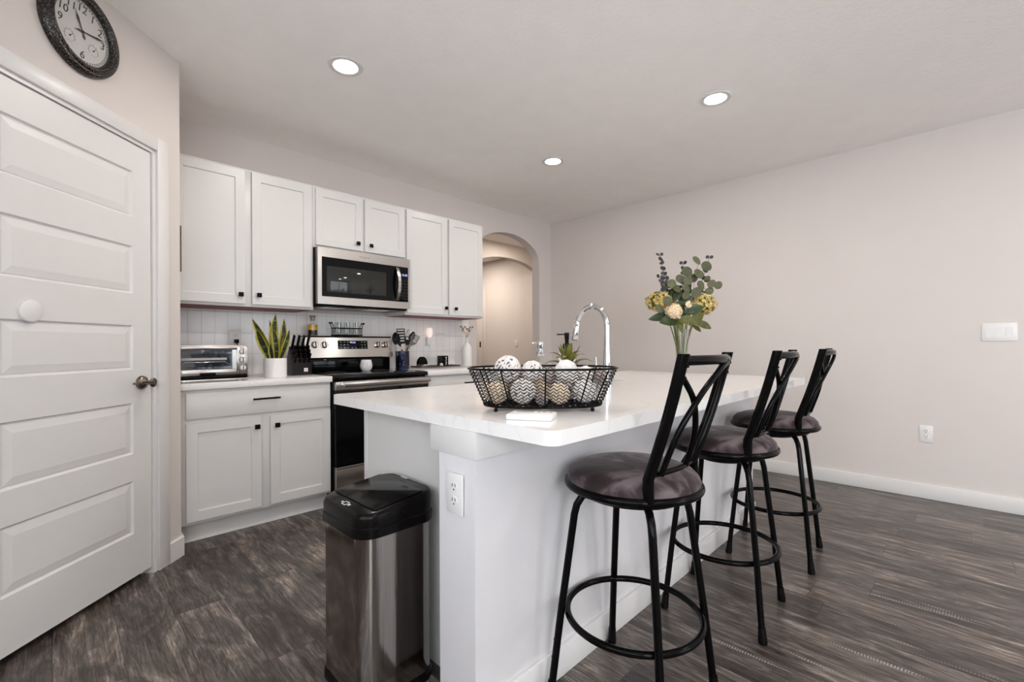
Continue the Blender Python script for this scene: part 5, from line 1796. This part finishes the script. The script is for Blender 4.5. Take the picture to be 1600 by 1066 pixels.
sprig('silver_dollar_eucalyptus', 'eucalyptus sprig with round grey green leaves reaching up at the top right of the bouquet', P3(690, 170, 0.01),
      [(668, 120, 0.0, 0.031), (780, 192, -0.01, 0.033), (690, 280, 0.0, 0.034), (655, 325, 0.03, 0.030), (740, 275, 0.04, 0.026)], 'leaf_grey', (0.010, 0.010, 0.045), seed=2)
sprig('silver_dollar_eucalyptus', 'eucalyptus sprig with round leaves stretching out to the far right of the bouquet', P3(870, 365, 0.02),
      [(845, 402, 0.0, 0.028), (940, 415, 0.02, 0.028), (815, 338, 0.03, 0.023), (820, 492, 0.0, 0.028), (790, 520, 0.03, 0.022), (695, 425, -0.03, 0.032)], 'leaf_grey', (0.020, 0.008, 0.045), seed=3)
sprig('silver_dollar_eucalyptus', 'eucalyptus sprig with round grey green leaves at the top middle of the bouquet', P3(530, 240, -0.02),
      [(535, 262, -0.03, 0.034), (450, 345, -0.03, 0.028), (530, 372, -0.05, 0.030), (500, 462, -0.06, 0.031), (495, 548, -0.07, 0.028), (615, 520, -0.07, 0.036)], 'leaf_grey', (0.0, -0.008, 0.045), seed=4)
sprig('silver_dollar_eucalyptus', 'eucalyptus sprig with round leaves at the upper left of the bouquet', P3(330, 390, -0.02),
      [(352, 405, -0.03, 0.032), (285, 435, 0.0, 0.026), (420, 460, -0.02, 0.030), (262, 618, -0.11, 0.030), (175, 705, -0.08, 0.030)], 'leaf_grey', (-0.014, -0.004, 0.045), seed=5)


def spike(label, tip, base, n, span, seed):
    rng = random.Random(seed)
    k = fthing('dark_eucalyptus', label, 'foliage', HG, base)
    sp_ = stem_pts(base, tip, 12)
    mb = MB(); mb.tube(sp_, 0.0016, 6); mb.build('stem', 'leaf_black', k)
    for i in range(n):
        s = 1 - span * i / n
        f = s * 12; j = min(11, int(f)); c = sp_[j].lerp(sp_[j + 1], f - j)
        mb = MB()
        for q in (-1, 1):
            a = i * 1.3
            d = Vector((q * math.cos(a * 0.6), q * math.sin(a), 0.25 + rng.uniform(-.2, .3))).normalized()
            leaf_disc(mb, c + d * 0.015, 0.0125 + 0.005 * i / n, (rng.uniform(-.4, .4), -1, rng.uniform(-.2, 1.0)), 10)
        mb.build('leaf_pair', 'leaf_black', k, angle=60)


spike('tall blackish leaf spike at the top left of the bouquet', P3(240, 45, 0.02), (-0.012, 0.014, 0.045), 13, 0.42, 1)
spike('short blackish leaf spike at the left edge of the bouquet, below the tall one', P3(215, 325, -0.03), (-0.024, -0.008, 0.045), 4, 0.16, 2)
spike('blackish leaf spike at the top middle of the bouquet', P3(540, 140, 0.05), (0.004, 0.024, 0.045), 11, 0.42, 3)
spike('blackish leaf spike at the top right of the bouquet', P3(860, 70, 0.05), (0.026, 0.014, 0.045), 8, 0.40, 4)


def big_leaf(mb, a, b, w, nrm=(0, -1, 0.3)):
    a = Vector(a); b = Vector(b); n = 10
    d = (b - a).normalized(); nrm = Vector(nrm); sd = d.cross(nrm).normalized(); up_ = sd.cross(d).normalized()
    lo = []
    for i in range(n + 1):
        s = i / n
        c = a.lerp(b, s) + up_ * (0.18 * (b - a).length * math.sin(PI * s) * 0.4)
        ww = w * (math.sin(PI * min(1, s * 0.96 + 0.02)) ** 0.8) + 0.0006
        lo.append([c + sd * ww + up_ * ww * 0.3, c + up_ * 0.0006, c - sd * ww + up_ * ww * 0.3, c - up_ * 0.0006])
    mb.rings(lo)


def foliage(label, base, top, leaves, mat):
    k = fthing('leafy_stem', label, 'foliage', HG, base)
    sp_ = stem_pts(base, top)
    b = Vector(base)
    mb = MB(); mb.tube(sp_, 0.0045, 7); mb.build('stem', 'stem', k)
    for (u0, v0, d0, u1, v1, d1, w, m_) in leaves:
        mb = MB(); big_leaf(mb, Vector(P3(u0, v0, d0)) - b, Vector(P3(u1, v1, d1)) - b, w)
        mb.build('leaf', m_, k, angle=60)


foliage('stem of large dark green leaves at the lower left of the bouquet', (-0.016, -0.020, 0.045), P3(360, 800, -0.05),
        [(400, 840, -0.06, 165, 870, -0.11, 0.042, 'leaf_dark'), (330, 790, -0.04, 70, 830, -0.05, 0.030, 'leaf_dark'), (400, 830, -0.04, 185, 760, 0.0, 0.032, 'leaf_mid'),
         (385, 800, -0.05, 460, 990, -0.06, 0.022, 'leaf_mid')], 'leaf_dark')
foliage('stem of large dark and olive leaves at the lower right of the bouquet', (0.012, -0.018, 0.045), P3(560, 760, -0.05),
        [(470, 760, -0.06, 680, 690, -0.10, 0.036, 'leaf_dark'), (400, 860, -0.08, 560, 820, -0.11, 0.030, 'leaf_mid'), (520, 900, -0.08, 690, 760, -0.08, 0.034, 'leaf_mid'),
         (600, 860, -0.04, 825, 935, -0.02, 0.028, 'leaf_mid'), (590, 890, -0.02, 705, 975, -0.02, 0.016, 'leaf_mid'), (450, 700, -0.03, 520, 860, -0.06, 0.034, 'leaf_dark')], 'leaf_mid')

sprig('leafy_stem', 'stem of small dark green leaves filling the centre of the bouquet', P3(500, 470, 0.0),
      [(400, 500, 0.02, 0.030), (430, 545, -0.02, 0.030), (565, 470, 0.02, 0.032), (585, 430, 0.03, 0.028), (480, 610, -0.03, 0.030), (545, 590, -0.03, 0.032), (440, 660, -0.04, 0.030), (570, 640, -0.03, 0.030), (330, 560, 0.0, 0.028), (620, 600, 0.0, 0.030)], 'leaf_dark', (0.0, 0.012, 0.045), seed=9)
